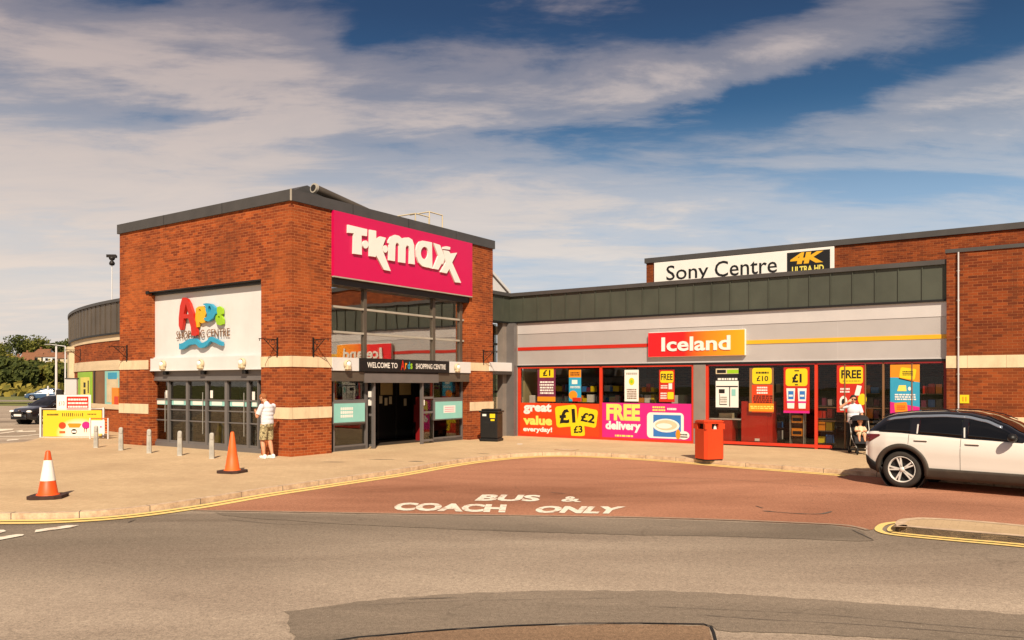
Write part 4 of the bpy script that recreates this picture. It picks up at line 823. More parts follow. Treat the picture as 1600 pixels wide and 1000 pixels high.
vm(811, 4, 'shop_red'); vm(938.5, 4, 'shop_red'); vm(1082, 2.5, 'shop_red'); vm(1104.5, 4, 'shop_red'); vm(1275, 4, 'shop_red'); vm(1380, 2.5, 'brown_paint'); vm(1477, 4, 'dark_red')
bA, bB = hitA(809, AI)[0], hitA(1083.2, AI)[0]; bC, bD = hitA(1103, AI)[0], hitA(1300, AI)[0]
fr.box(AI + .003, AI + .08, bB, bA, .0, .09, 'shop_red'); fr.box(AI + .003, AI + .08, bD, bC, .04, .13, 'shop_red'); fr.box(AI + .02, AI + .08, bE + .01, bD, .0, .05, 'iron')
fr.box(AI + .0, AI + .07, bB, bA, zft - .05, zft, 'shop_red'); fr.box(AI + .0, AI + .07, bE + .01, bC, zft - .05, zft, 'dark_red')
for px in (1320, 1352, 1425): vm(px, 1.3, 'brown_paint', .05)
for z in (.85, 1.25): fr.box(AI + .06, AI + .08, bE + .02, hitA(1277, AI)[0], z - .012, z + .012, 'brown_paint')
fr.build('window_frame', shop)
pl = MB(); pl.box(AI - .01, AI + .35, hitA(1102.4, AI)[0], hitA(1083.4, AI)[0], 0, zft, 'pillar_grey', .008); pl.build('grey_pillar', shop); pl = MB(); pl.box(AI - .01, AI + .35, hitA(808.6, AI)[0], bW + .10, 0, zf1 + .0, 'pillar_grey', .008); pl.build('grey_pillar', shop)
gl = MB(); gl.box(AI + .052, AI + .060, bB, bA, .05, zft, 'glass_shop'); gl.box(AI + .052, AI + .060, bE + .02, bC, .05, zft, 'glass_shop'); gl.build('window_glass', shop)
# shop hall
hl = MB(); D = 9
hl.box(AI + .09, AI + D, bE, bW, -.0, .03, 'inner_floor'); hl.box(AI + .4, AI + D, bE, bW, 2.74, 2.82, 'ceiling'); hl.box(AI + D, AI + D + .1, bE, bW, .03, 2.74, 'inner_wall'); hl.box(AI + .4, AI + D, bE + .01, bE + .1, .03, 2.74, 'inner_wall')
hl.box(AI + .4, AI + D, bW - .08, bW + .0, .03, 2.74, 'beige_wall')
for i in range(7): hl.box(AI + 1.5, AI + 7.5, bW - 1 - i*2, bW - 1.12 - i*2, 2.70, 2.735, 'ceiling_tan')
hl.build('interior', shop)
rf = MB(); rf.box(AI + .8, AI + 14, bE, bX + .5, ZG1 - .5, ZG1 - .25, 'coping'); rf.build('flat_roof', shop)
# recessed glazed link between tower and shop
lk = MB(); za = 2.42; zb_ = 2.74
lk.box(TA - .25, AI - .004, -.05, .6, za, zb_, 'white', .005); lk.box(TA, AI - .0, .9, 1.0, zb_, ZG0 - .06, 'beige_wall'); lk.box(TA + .05, TA + .85, .8, .9, zb_ + .1, ZG0 - .1, 'ceiling_tan')
lk.box(AI - .45, AI - .2, .2, .45, 0, ZG0 - .06, 'pillar_grey'); lk.box(TA, AI, .7, .8, .9, .98, 'grey_frame'); lk.box(TA + .05, TA + .8, .7, .78, .0, .3, 'pillar_grey')
for a_ in (TA + .05, TA + .62, AI - .55): lk.box(a_ - .03, a_ + .03, .62, .72, 0, ZG0 - .06, 'grey_frame')
lk.box(TA, AI - .2, .62, .70, 3.42, 3.5, 'dark_frame'); lk.box(TA, AI - .2, .60, .72, 1.62, 1.7, 'grey_frame'); lk.box(TA, AI, 1.6, 1.7, 0, za, 'beige_wall'); lk.box(TA + .45, TA + .55, .5, .56, zb_, 3.45, 'white')
lk.box(TA, AI, -.05, .7, za - .12, za - .004, 'soffit'); lk.box(AI - .2, AI + .3, -.14, .6, 0, ZG0 - .06, 'grey_frame')
lk.build('glazed_link', shop); gl = MB(); gl.box(TA, AI - .2, .655, .665, .0, ZG0 - .06, 'glass'); gl.build('link_glass', shop)
# white pyramid roof glimpsed behind the tower
wr = MB(); p_ = [hitB(770, 6), hitB(800, 6)]; Yq = p_[0][1]; x0 = hitB(752, 6)[0]; x1 = hitB(797, 6)[0]; za_, zb2 = zat(420, Yq), zat(458, hitB(797, 6)[1]) - .4
q_ = [(hitB(798, 6)[0], zat(470, hitB(798, 6)[1])), (hitB(798, 6)[0], zat(455, hitB(798, 6)[1])), (hitB(752, 6)[0], zat(402, hitB(752, 6)[1])), (hitB(752, 6)[0], zat(470, hitB(752, 6)[1]))]; wr.prism(q_[::-1], 0, 4, 'white', lambda x, y, w: (x, 6 + w, y)); wr.tube((q_[1][0] - .25, 5.97, q_[1][1] - .1), (q_[2][0] - .25, 5.97, q_[2][1] - .1), .04, .04, 'pillar_grey', 6)
tag(wr.build('canopy_roof', None, FR), 'white tented roof showing behind the tall brick block next to the green roof band', 'canopy')
# ================================================================= BRICK BLOCK on the right
br = empty('brick_wing', FR, 'plain brick block at the right edge with a stone band, beside the silver fascia', 'building')
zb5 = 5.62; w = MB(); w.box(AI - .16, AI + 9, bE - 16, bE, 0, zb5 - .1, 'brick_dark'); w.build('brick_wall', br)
w = MB(); w.box(AI - .20, AI + .3, bE - 16, bE + .03, zb5 - .10, zb5, 'coping'); w.box(AI + .3, AI + 9, bE - 16, bE - .1, zb5 - .3, zb5 - .12, 'coping'); w.build('roof_coping', br)
zq = lambda py: LF(1490, py, AI - .16)[1]
w = MB(); w.box(AI - .18, AI + .1, bE - 16, bE + .01, zq(575), zq(556), 'stone'); w.box(AI - .18, AI + .1, bE - 16, bE + .01, zq(667), zq(650), 'stone'); w.build('stone_band', br)
b, Y = hitA(1497.5, AI - .2); m = MB(); m.tube((AI - .215, b, zat(641, Y)), (AI - .215, b, zat(394, Y)), .022, .022, 'fascia_light', 8)
for z in (2.2, 3.2, 4.2, 5.0): m.box(AI - .22, AI - .16, b - .035, b + .035, z, z + .03, 'coping_light')
tag(m.build('conduit_pipe', None, FR), 'thin pale vertical conduit clipped up the brick wall at the right', 'pipe')
b, Y = hitA(1507, AI - .16); m = MB(); m.box(AI - .175, AI - .161, b - .11, b + .11, zat(630, Y), zat(617, Y), 'yellow')
for k2 in range(2): m.box(AI - .178, AI - .175, b - .05 + k2*.07, b - .02 + k2*.07, zat(627, Y), zat(620, Y), 'orange')
tag(m.build('warning_plate', None, FR), 'small square yellow plate on the brick wall beside the conduit', 'plate')
# ================================================================= HIGHER BRICK BUILDING behind
AR = AI + 8.0
b0_, Y0_ = hitA(1010, AR); ztr = zat(404, Y0_)
rb = empty('rear_brick_building', FR, 'higher brick building set back behind the shop with a white sign board on it', 'building')
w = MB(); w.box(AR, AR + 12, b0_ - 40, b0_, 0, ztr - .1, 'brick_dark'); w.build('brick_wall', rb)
w = MB(); w.box(AR - .08, AR + 12.05, b0_ - 40, b0_ + .06, ztr - .22, ztr, 'coping'); w.build('roof_coping', rb)
c0, c1 = hitA(1023, AR)[0], hitA(1304, AR)[0]; sz1 = ztr - .24; sz0 = ztr - 1.75
m = MB(); m.box(AR - .08, AR - .005, c1, c0, sz0, sz1, 'white_gloss', .01)
k0, k1 = hitA(1230, AR - .08)[0], hitA(1297, AR - .08)[0]; m.box(AR - .095, AR - .08, k1, k0, sz0 + .02, sz1 - .1, 'black')
fa_ = lambda x, y, w: (AR - .082 - w, -x, y); zz = lambda px, py: zat(py, hitA(px, AR - .08)[1])
sy0, sy1 = zz(1045, 438), zz(1045, 416.5); xh = hitA
m.text('Sony', -xh(1042.5, AR)[0], -xh(1108, AR)[0], sy0 - (sy1-sy0)*.33, sy1 + .04, .01, 'black', fa_, .004, .01)
cy0, cy1 = zz(1120, 430), zz(1120, 409.5); cy0 = sy0; cy1 = sy1
m.text('Centre', -xh(1118, AR)[0], -xh(1215, AR)[0], cy0 - .02, cy1 + .04, .01, 'black', fa_, .004, .01)
ky0, ky1 = zz(1263, 411.5), zz(1263, 393.5); kk0, kk1 = -xh(1236.5, AR)[0], -xh(1289, AR)[0]
sh = lambda x, y, w: (AR - .10 - w, -(x + (y - ky0)*.22 - .05), y)
m.text('4K', kk0, kk1, ky0, ky1, .0, 'stripe_yellow', sh, .05); m.text('ULTRA HD', kk0 + .05, kk1 - .02, zz(1263, 425), zz(1263, 415), .0, 'pale_yellow', lambda x, y, w: (AR - .10 - w, -x, y), .03)
tag(m.build('sign_board', None, FR), 'long white sign board with a black 4K box, above the green metal roof band', 'sign')
# ================================================================= FASCIA SIGN AND WINDOW POSTERS
m = MB(); zi1, zi0 = LF(1090, 517, AI)[1], LF(1090, 557, AI)[1]; sm_ = (s0 + s1)/2
m.box(AI - .10, AI + .02, s1, s0, zi0, zi1, 'white_gloss', .01)
nb = 24; RB = bpy.data.materials.new('sign_gradient'); RB.use_nodes = True; MATS['sign_gradient'] = RB; nt = RB.node_tree
ox = nd(nt, 'ShaderNodeSeparateXYZ', {0: nd(nt, 'ShaderNodeTexCoord').outputs['Object']}).outputs[1]
tt = mth(nt, 'DIVIDE', mth(nt, 'SUBTRACT', ox, s0), s1 - s0); sock(nt, ramp(nt, tt, [(.0, lin('d8141e')), (.38, lin('e01616')), (.62, lin('ee7a10')), (1, lin('f5a010'))]), nt.nodes['Principled BSDF'].inputs['Base Color']); nt.nodes['Principled BSDF'].inputs['Roughness'].default_value = .4
m.box(AI - .112, AI - .10, s1 + .015, s0 - .0, zi0 + .015, zi1 - .015, 'sign_gradient')
xl, xr = -hitA(1034, AI - .11)[0], -hitA(1141.5, AI - .11)[0]; hI = zi1 - zi0
m.text('Iceland', xl, xr, zi0 + .22*hI, zi0 + .78*hI, .03, 'white_gloss', fnA(AI - .112), .022, .03)
tag(m.build('shop_sign', None, FR), 'red to orange Iceland sign with white letters on the silver fascia', 'sign')
class Poster:
    """flat printed sheet fixed to a plane a = const; coordinates inside run 0..1 right and up"""
    def __init__(s, px0, px1, py0, py1, m_, a=AI + .045):
        b0, Y0 = hitA(px0, a); b1, _ = hitA(px1, a); s.x0, s.x1 = -b0, -b1; s.z1, s.z0 = zat(py0, Y0), zat(py1, Y0); s.a = a; s.m = MB(); s.k = 0
        s.m.box(a - .004, a + .004, b0, b1, s.z0, s.z1, m_)
    def X(s, u): return s.x0 + (s.x1 - s.x0)*u
    def Z(s, v): return s.z0 + (s.z1 - s.z0)*v
    def fn(s): s.k += 1; d = s.a - .0045 - .0012*s.k; return lambda x, y, w: (d - w, -x, y)
    def rect(s, u0, u1, v0, v1, m_): return s.poly([(u0, v0), (u1, v0), (u1, v1), (u0, v1)], m_)
    def poly(s, p, m_): s.m.prism([(s.X(u), s.Z(v)) for u, v in p], 0, 0, m_, s.fn()); return s
    def rrect(s, cu, cv, w, h, rot, m_):
        W_, H_ = (s.x1-s.x0)*w/2, (s.z1-s.z0)*h/2; r = min(W_, H_)*.3; pts = []
        for sx_, sy_, a0 in ((1, 1, 0), (-1, 1, 90), (-1, -1, 180), (1, -1, 270)):
            for k2 in range(4): a = R(a0 + 30*k2); pts.append((sx_*(W_-r) + r*math.cos(a), sy_*(H_-r) + r*math.sin(a)))
        c, s__ = math.cos(R(rot)), math.sin(R(rot)); s.m.prism([(s.X(cu) + x*c - y*s__, s.Z(cv) + x*s__ + y*c) for x, y in pts], 0, 0, m_, s.fn()); return s
    def oval(s, cu, cv, w, h, m_): s.poly(circ(cu, cv, w/2, h/2, 20), m_); return s
    def text(s, t, u0, u1, v0, v1, m_, bold=.03, rot=0, shear=0):
        f = s.fn(); cx, cy = (s.X(u0)+s.X(u1))/2, (s.Z(v0)+s.Z(v1))/2; c, sn = math.cos(R(rot)), math.sin(R(rot))
        g_ = lambda x, y, w: f(cx + (x-cx)*c - (y-cy)*sn + (y-cy)*shear, cy + (x-cx)*sn + (y-cy)*c, w)
        s.m.text(t, s.X(u0), s.X(u1), s.Z(v0), s.Z(v1), 0, m_, g_, bold); return s
    def lines(s, u0, u1, v0, v1, n, m_):                 # print too small to read
        rnd = random.Random(int(u0*100) + n)
        f = s.fn()
        for i in range(n):
            va = v0 + (v1-v0)*i/n; vb = va + (v1-v0)/n*.6; u = u0 + rnd.random()*.06*(u1-u0)
            while u < u1: w = (u1-u0)*(.05 + rnd.random()*.13); s.m.prism([(s.X(u), s.Z(va)), (s.X(min(u+w, u1)), s.Z(va)), (s.X(min(u+w, u1)), s.Z(vb)), (s.X(u), s.Z(vb))], 0, 0, m_, f); u += w + (u1-u0)*.03
        return s
    def done(s, label, name='window_poster', cat='poster', group=None): return tag(s.m.build(name, None, FR), label, cat, group)
YW = 'pale_yellow'
p = Poster(813, 936.5, 629, 682.5, 'orange_red', AI + .02)
p.text('great', .045, .41, .67, .985, 'white_gloss', .05).text('value', .04, .42, .36, .63, YW, .05).text('everyday!', .04, .42, .13, .31, 'white_gloss', .04)
p.rrect(.60, .64, .27, .60, 6, 'yellow').rrect(.86, .62, .23, .50, -8, 'yellow').rrect(.74, .27, .17, .36, 5, 'yellow')
p.text('£1', .51, .71, .44, .84, 'iron', .04, 4).text('£2', .78, .95, .48, .74, 'iron', .03, -8).text('£3', .69, .80, .18, .38, 'iron', .03, 5).done('wide orange red great value poster with yellow £1 £2 £3 tags under the first window')
p = Poster(941, 1080.5, 629, 685.5, 'pink', AI + .02)
p.text('FREE', .05, .44, .52, .97, YW, .05).text('delivery', .04, .45, .20, .50, 'white_gloss', .05).lines(.14, .36, .08, .16, 1, YW)
p.lines(.58, .72, .80, .95, 2, YW).lines(.74, .84, .83, .92, 1, 'white_gloss')
p.rrect(.72, .42, .40, .68, 0, 'white_gloss').rect(.59, .89, .12, .70, 'blue').oval(.73, .42, .29, .36, 'white_gloss').oval(.73, .43, .24, .27, 'render_cream').oval(.71, .41, .17, .14, 'white_gloss')
p.oval(.92, .18, .12, .22, 'white_gloss').oval(.86, .2, .05, .26, 'orange').lines(.88, .96, .12, .24, 2, 'iron').done('wide magenta FREE delivery poster with a blue picture panel under the second window')
IN = AI + .044
p = Poster(840, 868, 574, 627, 'purple', IN).rect(.12, .9, .70, 1, 'yellow').text('£1', .30, .72, .74, .92, 'iron', .03).lines(.1, .9, .22, .62, 5, 'white_gloss').rect(0, 1, 0, .14, 'orange').done('narrow purple poster with a yellow price tag, leftmost in the first window')
p = Poster(889, 908, 578, 627, 'cyan', IN).rect(0, 1, .76, 1, 'orange').lines(.1, .9, .82, .95, 2, 'iron').rect(.25, .7, .55, .68, 'white_gloss').lines(.1, .95, .42, .50, 2, 'white_gloss').oval(.35, .2, .7, .28, 'orange').rect(.3, 1, 0, .12, 'red').done('narrow cyan and orange poster in the first window, right of the purple one')
p = Poster(976, 998, 578, 627, 'render_cream', IN).rect(.0, 1, 0, 1, 'white_gloss').oval(.5, .63, .4, .24, 'yellow').oval(.5, .63, .2, .12, 'lime').lines(.15, .85, .08, .42, 5, 'brown_paint').lines(.1, .9, .85, .95, 1, 'coping_light').done('white poster with a yellow disc hanging in the second window')
p = Poster(1030, 1054, 578, 628, 'red', IN).rrect(.5, .78, .85, .36, 0, 'yellow').text('FREE', .12, .88, .68, .88, 'iron', .02).lines(.1, .55, .42, .55, 2, 'white_gloss').rect(.62, .85, .40, .58, 'white_gloss').lines(.08, .5, .1, .32, 3, 'white_gloss').rrect(.75, .2, .4, .22, 0, 'yellow').done('narrow red and yellow FREE poster at the right of the second window')
p = Poster(1118.5, 1154, 576, 640, 'black', IN).rect(0, 1, .87, 1, 'render_cream').rect(.05, .45, .89, .97, 'black').rect(.5, 1, .88, .97, 'lime').rect(.0, 1, .06, .70, 'white_gloss').lines(.05, .95, .72, .80, 1, 'white_gloss').rect(.02, .98, .55, .58, 'black').rect(.14, .40, .40, .50, 'iron').rect(.60, .64, .08, .55, 'iron').rect(.70, .88, .34, .50, 'pale_cyan').rect(.17, .5, .12, .14, 'iron').rect(.17, .19, .12, .38, 'iron').lines(.2, .5, .18, .34, 3, 'coping_light').done('white picture poster with line drawing behind the window beside the red bin')
p = Poster(1171, 1209, 575, 644, 'brown_paint', IN).rect(.1, .95, .0, .62, 'orange_red').rrect(.52, .82, .80, .36, 0, 'yellow').text('£10', .30, .78, .70, .82, 'iron', .02).lines(.25, .8, .87, .94, 1, 'iron').lines(.3, .75, .42, .60, 3, 'white_gloss').lines(.15, .95, .22, .40, 4, 'iron').rect(-.02, 1, .02, .2, 'orange').lines(0, 1, .08, .16, 2, YW).done('food offer poster with a yellow £10 tag over the red cabinet')
p = Poster(1224.5, 1265, 574, 645, 'red', IN - .02).rrect(.5, .78, .84, .38, 0, 'yellow').text('£1', .33, .70, .66, .86, 'iron', .05).rect(.42, .6, .91, .935, 'iron').rect(.44, .56, .605, .63, 'iron')
for cu in (.28, .72): p.poly([(cu-.17, .54), (cu+.17, .54), (cu+.13, .10), (cu-.13, .10)], 'white_gloss').rect(cu-.10, cu+.11, .30, .48, 'blue').rect(cu-.08, cu+.08, .36, .40, 'white_gloss').rect(cu-.16, cu+.16, .22, .26, 'pink')
p.rect(0, 1, 0, .05, 'pink').done('red £1 poster with two white cartons, in the window left of the middle red mullion')
p = Poster(1307.5, 1352, 571, 644, 'red', IN - .02).rrect(.51, .79, .82, .36, 0, 'yellow').text('FREE', .16, .86, .72, .90, 'iron', .03).lines(.18, .84, .66, .68, 1, 'iron').lines(.12, .46, .42, .54, 2, 'white_gloss').poly([(.62, .36), (.80, .36), (.88, .56), (.72, .58)], 'white_gloss').oval(.24, .22, .28, .26, 'white_gloss').oval(.24, .22, .14, .14, 'iron').oval(.9, .28, .3, .24, 'yellow').lines(.12, .3, .04, .1, 1, 'white_gloss').done('red FREE poster behind the woman with the pushchair')
p = Poster(1391, 1437, 570, 646, 'cyan', IN - .02).poly([(0, .74), (0, 1), (1, 1), (1, .64), (.5, .68), (.25, .74)], 'orange').rrect(.60, .82, .54, .22, -9, 'yellow').lines(.42, .78, .78, .88, 3, 'iron').poly([(.30, .71), (.80, .64), (.80, .66), (.30, .735)], 'iron').poly([(.24, .46), (.56, .46), (.54, .58), (.3, .58)], YW).oval(.66, .51, .1, .08, 'white_gloss').lines(.12, .88, .28, .42, 3, 'white_gloss').poly([(0, 0), (1, 0), (1, .14), (.6, .18), (0, .24)], 'pink').rrect(.37, .13, .44, .20, 6, 'orange').lines(.22, .52, .08, .18, 3, 'orange_red').done('cyan and orange poster in the last window above the white car')
# goods and fittings inside the shop
def goods(name, px0, px1, py0, py1, a, d, m_, label, cat, fnx=None):
    b0, Y = hitA(px0, a); b1, _ = hitA(px1, a); z1, z0 = zat(py0, Y), .03; m = MB(); m.box(a, a + d, b1, b0, z0, z1, m_, .01)
    if fnx: fnx(m, b1, b0, z0, z1, a)
    return tag(m.build(name, None, FR), label, cat)
def cab(m, b1, b0, z0, z1, a): m.box(a - .02, a, b1 + .15, b0 - .2, z0 + .12, z1 - .2, 'red'); m.box(a - .025, a, b1, b0, z0, z0 + .06, 'iron'); m.box(a - .03, a - .02, (b0+b1)/2 - .1, (b0+b1)/2 + .05, .16, .24, 'white_gloss')
goods('red_cabinet', 1158, 1207, 627, 700, AI + .16, .5, 'red', 'tall red cabinet standing just inside the window beside the red bin', 'cabinet', cab)
goods('red_counter', 1108, 1144, 655, 700, AI + .2, .6, 'red', 'low red counter behind the window, half hidden by the red bin', 'counter', lambda m, b1, b0, z0, z1, a: (m.box(a - .02, a + .7, b1 - .3, b0, z1, z1 + .04, 'fascia_light'), m.box(a + .2, a + .5, b1 + .1, b1 + .5, z1 + .04, z1 + .2, 'render_cream')))
def rack(m, b1, b0, z0, z1, a):
    m.box(a - .3, a, b1, b0, z0, z0 + .04, 'brown_paint')
    for z in (.35, .75, 1.1):
        m.box(a - .28, a, b1, b0, z, z + .02, 'brown_paint'); m.box(a - .26, a - .05, b1 + .05, b0 - .05, z + .02, z + .24, 'orange'); m.box(a - .27, a - .26, b1 + .08, b0 - .08, z + .06, z + .16, 'iron')
    for b in (b1, b0 - .02): m.box(a - .3, a, b, b + .02, z0, z1, 'galvanised')
goods('display_rack', 1238, 1260, 640, 700, AI + .48, .03, 'brown_paint', 'narrow display rack of orange packs below the red £1 poster', 'rack', rack)
def shelf(m, b1, b0, z0, z1, a):
    rnd = random.Random(int(a*10 + b1*7)); n = int((z1-z0)/.38)
    for k2 in range(n):
        z = z0 + .1 + k2*.38; m.box(a - .4, a, b1, b0, z, z + .025, 'bronze_metal'); b = b1 + .03
        while b < b0 - .15:
            w_ = .09 + rnd.random()*.16; h_ = .14 + rnd.random()*.15; m.box(a - .36, a - .06, b, b + w_, z + .025, z + .025 + h_, rnd.choice(['red', 'orange', 'white_gloss', 'bronze_metal', 'yellow', 'blue', 'green_metal', 'purple', 'render_cream'])); b += w_ + .02
for i, (px0, px1, py0, a, lb) in enumerate(((855, 895, 590, AI + 1.5, 'shelving behind the first window, between the purple and cyan posters'), (905, 935, 598, AI + 0.9, 'low shelving behind the first window by the red mullion'), (945, 975, 588, AI + 2.1, 'shelving behind the second window left of the white poster'), (1000, 1030, 590, AI + 1.3, 'shelving behind the second window right of the white poster'), (1056, 1081, 602, AI + 0.9, 'shelving at the right end of the second window'),
    (1210, 1226, 598, AI + 1.7, 'dim shelving between the £10 and £1 posters'), (1280, 1306, 610, AI + 0.9, 'dim shelving right of the middle red mullion'), (1354, 1378, 596, AI + 1.5, 'dim shelving between the red FREE poster and the cyan poster'), (1440, 1476, 588, AI + 0.9, 'shelving with green and brown goods at the right end of the last window'))):
    goods('shop_shelving', px0, px1, py0, 690, a, .04, 'iron', lb, 'shelves', shelf)['group'] = 'shelving units inside the shop'
m = MB(); b, Y = hitA(833, AI + .5); m.box(AI + .4, AI + .6, b - .12, b + .12, 1.0, 1.52, 'white_gloss', .02); m.box(AI + .35, AI + .8, b - .5, b + .3, .03, 1.0, 'iron'); tag(m.build('till_screen', None, FR), 'white till screen on a dark desk at the left of the first window', 'till')
# ================================================================= STREET FURNITURE
def bollard(M, label):
    r = empty('bollard', M, label, 'bollard', 'row of pale concrete bollards in front of the glass doors')
    m = MB(); m.lathe([(.078, 0), (.070, .02), (.064, .52), (.060, .64)], 'concrete', 6, smooth=False, a0=.3); m.lathe([(.0, .68), (.04, .67), (.060, .64)][::-1], 'concrete', 6, smooth=False, a0=.3); A = m.build('post', r)
    m = MB(); m.box(-.035, .035, -.072, -.058, .50, .60, 'concrete', .008); B = m.build('reflector_plate', r); return reg(r, A, B)
spots = [(150, 699.5), (189, 703.5), (233, 708), (281, 712), (331, 716.5)]
tx = ['leftmost concrete bollard, beside the free-standing yellow banner', 'second concrete bollard from the left, in front of the corner brickwork', 'middle bollard of the row of five, at the left edge of the glass doors', 'fourth concrete bollard from the left, in front of the glass doors', 'concrete bollard nearest the tall orange cone']
x, y = gp(*spots[0]); b0o = bollard(place(x, y, 0, .3), tx[0])
for (px, py), t_ in list(zip(spots, tx))[1:]: x, y = gp(px, py); copy_thing(b0o, place(x, y, 0, .3 + random.random()*.2), t_)
def cone(px, py, H, white, rz, label, tilt=0):
    x, y = gp(px, py); r = empty('traffic_cone', place(x, y, 0, rz), label, 'traffic cone')
    m = MB(); m.prism([(-.27, -.18), (-.18, -.27), (.18, -.27), (.27, -.18), (.27, .18), (.18, .27), (-.18, .27), (-.27, .18)], 0, .055, 'rubber', lambda a, b, w: (a, b, w + .002)); m.build('base', r)
    R0, R1 = .155, .035; rad = lambda z: R0 + (R1 - R0)*(z - .055)/(H - .055); m = MB(); col = 'cone_orange' if white else 'cone_faded'
    m.lathe([(R0 + .03, .055), (R0 + .02, .075), (R0, .085), (rad(H*.5), H*.5), (R1 + .004, H - .02), (R1 - .008, H), (.02, H), (.016, H - .05)], col, 28); m.build('body', r)
    if white: m = MB(); m.lathe([(rad(z) + .004, z) for z in (H*.37, H*.5, H*.65, H*.80)], 'cone_white', 28); m.build('white_sleeve', r)
    return r
cone(75, 778, .81, True, .2, 'orange traffic cone with a broad white band on the paving at the left')
cone(363, 738.5, .90, False, -.3, 'tall faded orange cone without a band, near the man at the glass doors')
# black litter bin
x, y = gp(768, 689); r = empty('litter_bin', place(x, y, 0, R(-20)), 'black square litter bin with a yellow panel against the end brick pier', 'litter bin')
m = MB(); m.box(-.33, .33, -.30, .30, .0, .10, 'black', .02); m.box(-.31, .31, -.28, .28, .10, .98, 'black', .03); m.build('body', r)
m = MB(); m.box(-.35, .35, -.32, .32, .98, 1.04, 'black', .02); m.box(-.28, .28, -.26, .26, 1.04, 1.10, 'black', .02); m.build('lid', r)
m = MB(); m.box(.05, .24, -.29, -.281, .80, .94, 'yellow'); m.box(.08, .22, -.288, -.281, .70, .76, 'yellow'); m.box(-.22, -.08, -.286, -.281, .86, .93, 'white_gloss'); m.box(-.20, .22, -.285, -.281, .62, .66, 'black_matt'); m.box(.03, .035, -.289, -.28, .12, .95, 'black_matt'); m.build('label_panel', r)
# red litter bin: octagonal box with openings
x, y = gp(1108, 718.5); r = empty('litter_bin', place(x, y, 0, R(18)), 'bright orange red litter bin with corner chamfers near the kerb', 'litter bin')
def octo(s_, c_): return [(-s_+c_, -s_), (s_-c_, -s_), (s_, -s_+c_), (s_, s_-c_), (s_-c_, s_), (-s_+c_, s_), (-s_, s_-c_), (-s_, -s_+c_)]
m = MB(); idf = lambda a, b, w: (a, b, w)
m.prism(octo(.27, .07), .0, .04, 'iron', idf); m.prism(octo(.285, .07), .04, .80, 'orange_red', idf)
for s_ in (-1, 1): m.box(s_*.10, s_*.285, -.283, -.19, .80, .94, 'orange_red'); m.box(s_*.20, s_*.285, .10, .283, .80, .94, 'orange_red')
m.prism(octo(.285, .07), .94, .975, 'orange_red', idf); m.build('body', r)
m = MB(); m.prism(octo(.30, .075), .975, 1.0, 'orange_red', idf); m.prism(octo(.27, .07), 1.0, 1.02, 'orange_red', idf); m.build('lid', r)
m = MB(); m.box(-.19, .19, -.18, .18, .78, .94, 'black'); m.build('liner', r)
m = MB(); m.prism([(0, 0), (.09, .0), (.06, .12), (.02, .10)], 0, .01, 'white_gloss', lambda a, b, w: (a, -.20 - w, b + .80)); tag(m.build('crisp_packet', None, r.matrix_world), 'white paper wrapper poking out of the orange red bin', 'litter')
m = MB(); m.box(.286, .289, -.10, .12, .20, .24, 'red'); m.box(-.12, .12, -.2865, -.285, .05, .78, 'orange_red'); m.build('door_panel', r)
# ================================================================= FREE-STANDING SIGNS on the left
def gx(px, Y): return (px - 800)*Y/F
def board(Y, px0, px1, py0, py1): return gx(px0, Y), gx(px1, Y), zat(py1, Y), zat(py0, Y)
Yb = F*CH/83.5; x0, x1, z0, z1 = board(Yb, 67.5, 159, 641, 682)
r = empty('banner_frame', place((x0+x1)/2, Yb), 'wide yellow banner with fruit and ice cream pictures on thin white posts', 'banner')
w_ = x1 - x0; m = MB()
for x in (-w_/2 - .09, w_/2 + .07): m.box(x - .03, x + .03, -.03, .03, 0, z1 + .1, 'white')
m.tube((-w_/2 - .09, 0, z1 + .05), (w_/2 + .07, 0, z1 + .05), .015, .015, 'white', 6); m.tube((-w_/2 - .09, 0, z0 - .03), (w_/2 + .07, 0, z0 - .03), .015, .015, 'white', 6); m.build('frame_post', r)
h_ = z1 - z0; bm_, nt, bb_ = newmat('banner_print'); oc = nd(nt, 'ShaderNodeTexCoord').outputs['Object']; sp_ = nd(nt, 'ShaderNodeSeparateXYZ', {0: oc})
dx = mth(nt, 'DIVIDE', mth(nt, 'SUBTRACT', sp_.outputs[0], .25), w_*.42); dz = mth(nt, 'DIVIDE', mth(nt, 'SUBTRACT', sp_.outputs[2], z0 + .12), h_*.62)
dd = mth(nt, 'ADD', mth(nt, 'MULTIPLY', dx, dx), mth(nt, 'MULTIPLY', dz, dz)); sock(nt, ramp(nt, dd, [(.25, lin('ddd4c2')), (.9, lin('dcb824'))]), bb_.inputs['Base Color'])
m = MB(); m.box(-w_/2, w_/2, -.012, .012, z0, z1, 'banner_print'); fb_ = lambda x, y, w: (x, -.013 - w, y)
P_ = lambda u, v: (-w_/2 + w_*u, z0 + h_*v)
m.prism([P_(*q) for q in circ(.33, .42, .062, .13, 20)], 0, .003, 'orange_red', fb_); m.prism([P_(.42, .48), P_(.45, .34), P_(.62, .34), P_(.66, .48), P_(.62, .50), P_(.45, .50)], 0, .003, 'orange', fb_); m.prism([P_(*q) for q in circ(.735, .43, .07, .14, 20)], 0, .003, 'pink', fb_); m.prism([P_(*q) for q in circ(.53, .19, .05, .10, 16)], 0, .003, 'iron', fb_)
m.prism([P_(.49, .15), P_(.57, .15), P_(.57, .22), P_(.49, .22)], .003, .005, 'white_gloss', fb_); m.prism([P_(.28, .12), P_(.38, .12), P_(.38, .21), P_(.28, .21)], 0, .003, 'cone_faded', fb_)
for u in (.70, .735, .79): m.prism([P_(u, .16), P_(u + .008, .16), P_(u + .015, .32), P_(u, .32)], 0, .003, 'dark_red', fb_)
rnd = random.Random(4)
